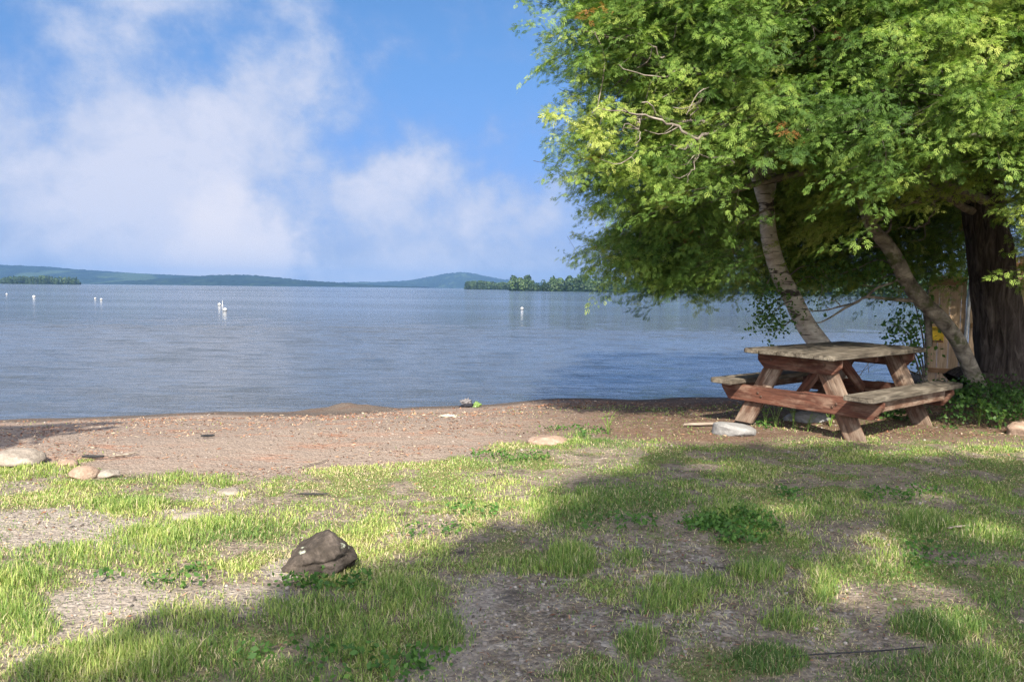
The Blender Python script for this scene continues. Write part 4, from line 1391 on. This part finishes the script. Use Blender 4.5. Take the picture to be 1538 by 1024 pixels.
def weed(px, py, h, nl, label, wide=.02):
    p = ground(px, py)
    t = thing('weed', label, 'plant', p, 'weeds by the picnic table')
    b = Bag(); lf = Bag()
    for i in range(nl):
        a = RNG.uniform(0, 6.283); l = h * RNG.uniform(.55, 1.1); be_ = RNG.uniform(.1, .55)
        Q = np.array([(0, 0, -.01), (math.cos(a) * l * be_ * .35, math.sin(a) * l * be_ * .35, l * .6), (math.cos(a) * l * be_, math.sin(a) * l * be_, l * .95)])
        Q = resample(Q, 6)
        b.tube(Q, np.linspace(.0035, .0015, 6), 5)
        for j in range(2, 6):
            A = np.array([[math.cos(a + j * 2.4), math.sin(a + j * 2.4), .35]])
            N = np.array([[RNG.normal() * .3, RNG.normal() * .3, 1.0]])
            T = np.array([[(0, 0, 0), (.5, .28, 0), (1, 0, 0), (.5, -.28, 0)]], float)
            V, F, q = place_template(T, Q[j:j + 1], A, N, np.array([wide * RNG.uniform(1.2, 2.4)]))
            lf.add(V, F, np.full(len(V), RNG.uniform(.55, 1)))
    b.build('stem', M_BIRCHLEAF_S, t)
    lf.build('foliage', M_BIRCHLEAF, t, False, True)


M_BIRCHLEAF_S = plain('weed_stem', (.13, .2, .04), .6)
weed(1150, 640, .26, 5, 'small broad leaved weed sprouting right of the table stone')
weed(1165, 642, .34, 4, 'tall thin weed standing behind the broad leaved one near the stone', .012)
weed(1192, 641, .27, 5, 'slender grassy weed in the middle of the table front', .012)
weed(1213, 648, .2, 4, 'bent thin weed left of the near table leg', .010)
weed(1247, 640, .3, 8, 'bushy bright weed under the seat beam of the table', .03)
weed(913, 652, .22, 7, 'upright weed alone at the shaded edge of the beach', .012)
weed(1470, 640, .3, 6, 'pale leafy sprout at the front of the weeds below the cedar', .03)
weed(1502, 645, .24, 6, 'yellow green sprout near the brown stone at the right edge', .02)

# gravel: loose pebbles on the bare ground
NP = 60000
py_ = RNG.uniform(2.5, 11.5, NP); px_ = RNG.uniform(-.72, .72, NP) * py_
pz_ = height(px_, py_)
dn, tf, br, be, n1, n2, rt = cover(px_, py_, pz_)
k = (shoreline(px_) - py_ > .4) & (RNG.random(NP) < np.where(be > .5, .08, np.clip(br * 1.1, .05, 1) * (tf < .3)))
px_, py_, pz_ = px_[k], py_[k], pz_[k]
n = len(px_)
oct_ = np.array([(1, 0, 0), (0, 1, 0), (-1, 0, 0), (0, -1, 0), (0, 0, 1), (0, 0, -1)], float)
of = np.array([(0, 1, 4, 4), (1, 2, 4, 4), (2, 3, 4, 4), (3, 0, 4, 4)])
# pebble: a rough six-sided stone, 13 points
an = np.linspace(0, 2 * math.pi, 6, endpoint=False)
pv = np.vstack([np.stack([np.cos(an), np.sin(an), np.full(6, -.5)], -1), np.stack([np.cos(an + .4) * .85, np.sin(an + .4) * .85, np.full(6, .35)], -1), np.stack([np.cos(an) * .35, np.sin(an) * .35, np.full(6, .62)], -1)])
pf = []
for r_ in (0, 6):
    for i in range(6): pf.append((r_ + i, r_ + (i + 1) % 6, r_ + 6 + (i + 1) % 6, r_ + 6 + i))
pf += [(12, 13, 14, 15), (12, 15, 16, 17)]
pf = np.array(pf)
sz = (.003 + .009 * RNG.random(n) ** 4) * (.8 + .05 * py_)
rot = RNG.uniform(0, 6.28, n)
c_, s_2 = np.cos(rot), np.sin(rot)
jit = RNG.uniform(.75, 1.25, (n, 18, 3))
pvv = pv[None] * jit * np.stack([np.ones(n), RNG.uniform(.6, 1, n), RNG.uniform(.5, .9, n)], -1)[:, None, :]
V = np.stack([pvv[..., 0] * c_[:, None] - pvv[..., 1] * s_2[:, None], pvv[..., 0] * s_2[:, None] + pvv[..., 1] * c_[:, None], pvv[..., 2]], -1) * sz[:, None, None] + np.stack([px_, py_, pz_ + sz * .2], -1)[:, None, :]
F = (np.arange(n)[:, None, None] * 18 + pf[None]).reshape(-1, 4)
nt = NT('pebbles')
nt.principled(nt.ramp(nt.attr('tint'), (0, (.06, .053, .048)), (.5, (.17, .145, .13)), (.9, (.25, .22, .20)), (1, (.33, .30, .275))), .9, None, .2)
tag(link('gravel', np_mesh('gravel', V.reshape(-1, 3), F, {'tint': np.repeat(RNG.random(n), 18)}), nt.m), 'loose pebbles on the beach and bare soil', kind='stuff')

# litter: dry needles, twigs, brown leaves
NL = 60000
ly = RNG.uniform(2.5, 12.2, NL); lx = RNG.uniform(-.72, .75, NL) * ly
lz = height(lx, ly)
dn, tf, br, be, n1, n2, rt = cover(lx, ly, lz)
dr = fbm(lx * 1.1, ly * 2.4, 12.0, 4)
k = (RNG.random(NL) < np.where(be > .5, sstep(.40, .62, dr) * .75 + .04, .06 + .08 * br)) & (shoreline(lx) - ly > .55)
lx, ly, lz, be = lx[k], ly[k], lz[k], be[k]
n = len(lx)
ln = RNG.uniform(.006, .026, n) * (.6 + .06 * ly); wn = (.0012 + .0005 * ly) * RNG.uniform(.6, 1.6, n)
a = RNG.uniform(0, 6.28, n)
D = np.stack([np.cos(a), np.sin(a), RNG.normal(size=n) * .22], -1); SD = np.stack([-np.sin(a), np.cos(a), RNG.normal(size=n) * .3], -1)
Pc = np.stack([lx, ly, lz + .006], -1)
V = np.stack([Pc - D * ln[:, None], Pc + SD * wn[:, None], Pc + D * ln[:, None], Pc - SD * wn[:, None]], 1).reshape(-1, 3)
nt = NT('dry_litter')
nt.principled(nt.ramp(nt.attr('tint'), (0, (.05, .03, .02)), (.3, (.17, .075, .045)), (.6, (.30, .15, .09)), (.85, (.34, .24, .16)), (1, (.44, .36, .27))), .9, None, .2)
tn = np.where(be > .5, RNG.random(n) ** .9, RNG.uniform(0, 1, n))
tag(link('litter', np_mesh('litter', V, np.arange(4 * n).reshape(n, 4), {'tint': np.repeat(tn, 4)}), nt.m), 'dry needles, twigs and brown leaves strewn on sand and soil', kind='stuff')

# ------------------------------------------------------------------ air
bm = bmesh.new()
bmesh.ops.create_cube(bm, size=1)
for v in bm.verts:
    v.co = (v.co.x * 15600, 3100 + v.co.y * 8600, 72 + v.co.z * 152)
hz = link('haze', bm_mesh('haze', bm), None)
nt = NT('air')
pv_ = nt.n('VolumePrincipled')
pv_.inputs['Color'].default_value = (.17, .33, .64, 1)
pv_.inputs['Density'].default_value = .00014
pv_.inputs['Anisotropy'].default_value = .0
nt.l(pv_.outputs[0], nt.out.inputs['Volume'])
hz.data.materials.append(nt.m)
tag(hz, kind='stuff')

# ------------------------------------------------------------------ sky
w = bpy.data.worlds.new('World')
S.world = w
w.use_nodes = True
T = w.node_tree
T.nodes.clear()


class WN(NT):
    def __init__(s): s.t = T


q = WN()
out = q.n('OutputWorld')
sky = q.n('TexSky', sky_type='NISHITA')
sky.sun_disc = False
sky.sun_elevation = SUN_EL
sky.sun_rotation = math.atan2(SUN[0], SUN[1])
sky.air_density = 1.0
sky.dust_density = .3
sky.ozone_density = 3.0
tc = q.n('TexCoord')
vec = tc.outputs['Generated']
n1_ = q.noise(q.n('Mapping', ins={'Vector': vec, 'Scale': (1, 1, 1.35)}).outputs[0], 4.2, 9, .56, .35)
n2_ = q.noise(q.n('Mapping', ins={'Vector': vec, 'Scale': (1, 1, 1.2), 'Location': (3, 1, 7)}).outputs[0], 11.0, 7, .6, .2)
n3_ = q.noise(vec, 34.0, 5, .6, .3)
base = q.math('ADD', q.math('MULTIPLY', n1_, 1.2), q.math('ADD', q.math('MULTIPLY', n2_, .75), q.math('SUBTRACT', q.math('MULTIPLY', n3_, .22), .585)))
# banks of cloud where the sky has them: direction, radius, weight
wrp = q.n('TexNoise', ins={'Vector': vec, 'Scale': 7.0, 'Detail': 6, 'Roughness': .6}).outputs['Color']
wrp = q.n('VectorMath', operation='SCALE', ins={0: q.n('VectorMath', operation='SUBTRACT', ins={0: wrp, 1: (.5, .5, .5)}).outputs[0], 'Scale': .22}).outputs[0]
vecw = q.n('VectorMath', operation='ADD', ins={0: vec, 1: wrp}).outputs[0]
acc = None
for px, py, rad, wgt in [(60, 130, .26, .20), (170, 250, .26, .22), (270, 300, .2, .16), (390, 120, .15, .14), (440, 150, .08, .08), (372, 385, .085, .75), (520, 330, .2, .12), (490, 210, .14, .10), (310, 395, .06, .35), (200, 30, .09, .16), (575, 300, .05, .16), (620, 335, .12, .18), (760, 340, .15, .16), (660, 70, .08, .10), (120, 390, .2, .1), (450, 395, .07, .10),
                         (560, 395, .2, .16), (780, 390, .14, .14), (860, 330, .1, .08), (560, 180, .18, -.15), (760, 200, .18, -.10), (270, 90, .07, -.16), (20, 110, .05, -.10), (330, 60, .08, -.10), (75, 220, .06, -.12), (1000, 100, .3, -.1)]:
    d = ray(px, py); d = d / np.linalg.norm(d)
    dist = q.n('VectorMath', operation='DISTANCE', ins={0: vecw, 1: tuple(d)}).outputs['Value']
    g_ = q.mapr(dist, 0.0, rad * 1.25, wgt * .85, 0.0)
    acc = g_ if acc is None else q.math('ADD', acc, g_)
dens = q.math('ADD', base, acc)
_vy = q.n('SeparateXYZ', ins={0: vec}).outputs[1]
dens = q.math('ADD', dens, q.mapr(_vy, .25, -.5, 0, .14))  # extra cloud cover out of view behind the camera, added for fill
mask = q.mapr(dens, .33, .88, 0, .96)
ccol = q.ramp(dens, (.45, (1.25, 1.7, 2.9)), (.66, (1.85, 2.25, 3.15)), (1.0, (2.75, 2.9, 3.5)))
bd = ray(368, 372); bd = bd / np.linalg.norm(bd)
bank = q.mapr(q.n('VectorMath', operation='DISTANCE', ins={0: vecw, 1: tuple(bd)}).outputs['Value'], .035, .10, .85, 0)
ccol = q.mix(bank, ccol, (3.5, 3.4, 3.65))
# unseen clouds behind the camera, made much brighter as added fill light
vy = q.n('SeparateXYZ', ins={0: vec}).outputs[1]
back_fill = q.mapr(vy, .25, -.6, 0, 1)
ccol = q.mix(back_fill, ccol, (17.0, 16.6, 16.2))
vz = q.n('SeparateXYZ', ins={0: vec}).outputs[2]
skyc = q.mix(1.0, sky.outputs[0], q.mix(q.mapr(vz, 0, .36), (.21, .225, .39), (.325, .46, .575)), 'MULTIPLY')
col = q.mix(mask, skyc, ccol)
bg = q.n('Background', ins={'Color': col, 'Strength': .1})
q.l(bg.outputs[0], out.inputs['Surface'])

sl = bpy.data.lights.new('sun', 'SUN')
sl.energy = 4.4
sl.angle = math.radians(.53)
sl.color = (1.0, .92, .77)
so = bpy.data.objects.new('sun', sl)
C.objects.link(so)
so.rotation_euler = Vector(SUN).to_track_quat('Z', 'Y').to_euler()
so.location = (0, -20, 30)

S.view_settings.view_transform = 'Standard'
S.view_settings.look = 'None'
S.view_settings.exposure = 1.4
S.view_settings.gamma = 1
S.cycles.use_denoising = True
S.cycles.denoiser = 'OPENIMAGEDENOISE'
S.cycles.denoising_prefilter = 'NONE'
S.cycles.denoising_input_passes = 'RGB_ALBEDO_NORMAL'
S.cycles.max_bounces = 8
S.cycles.transparent_max_bounces = 8
S.cycles.volume_bounces = 0
S.cycles.sample_clamp_indirect = 6
S.render.film_transparent = False
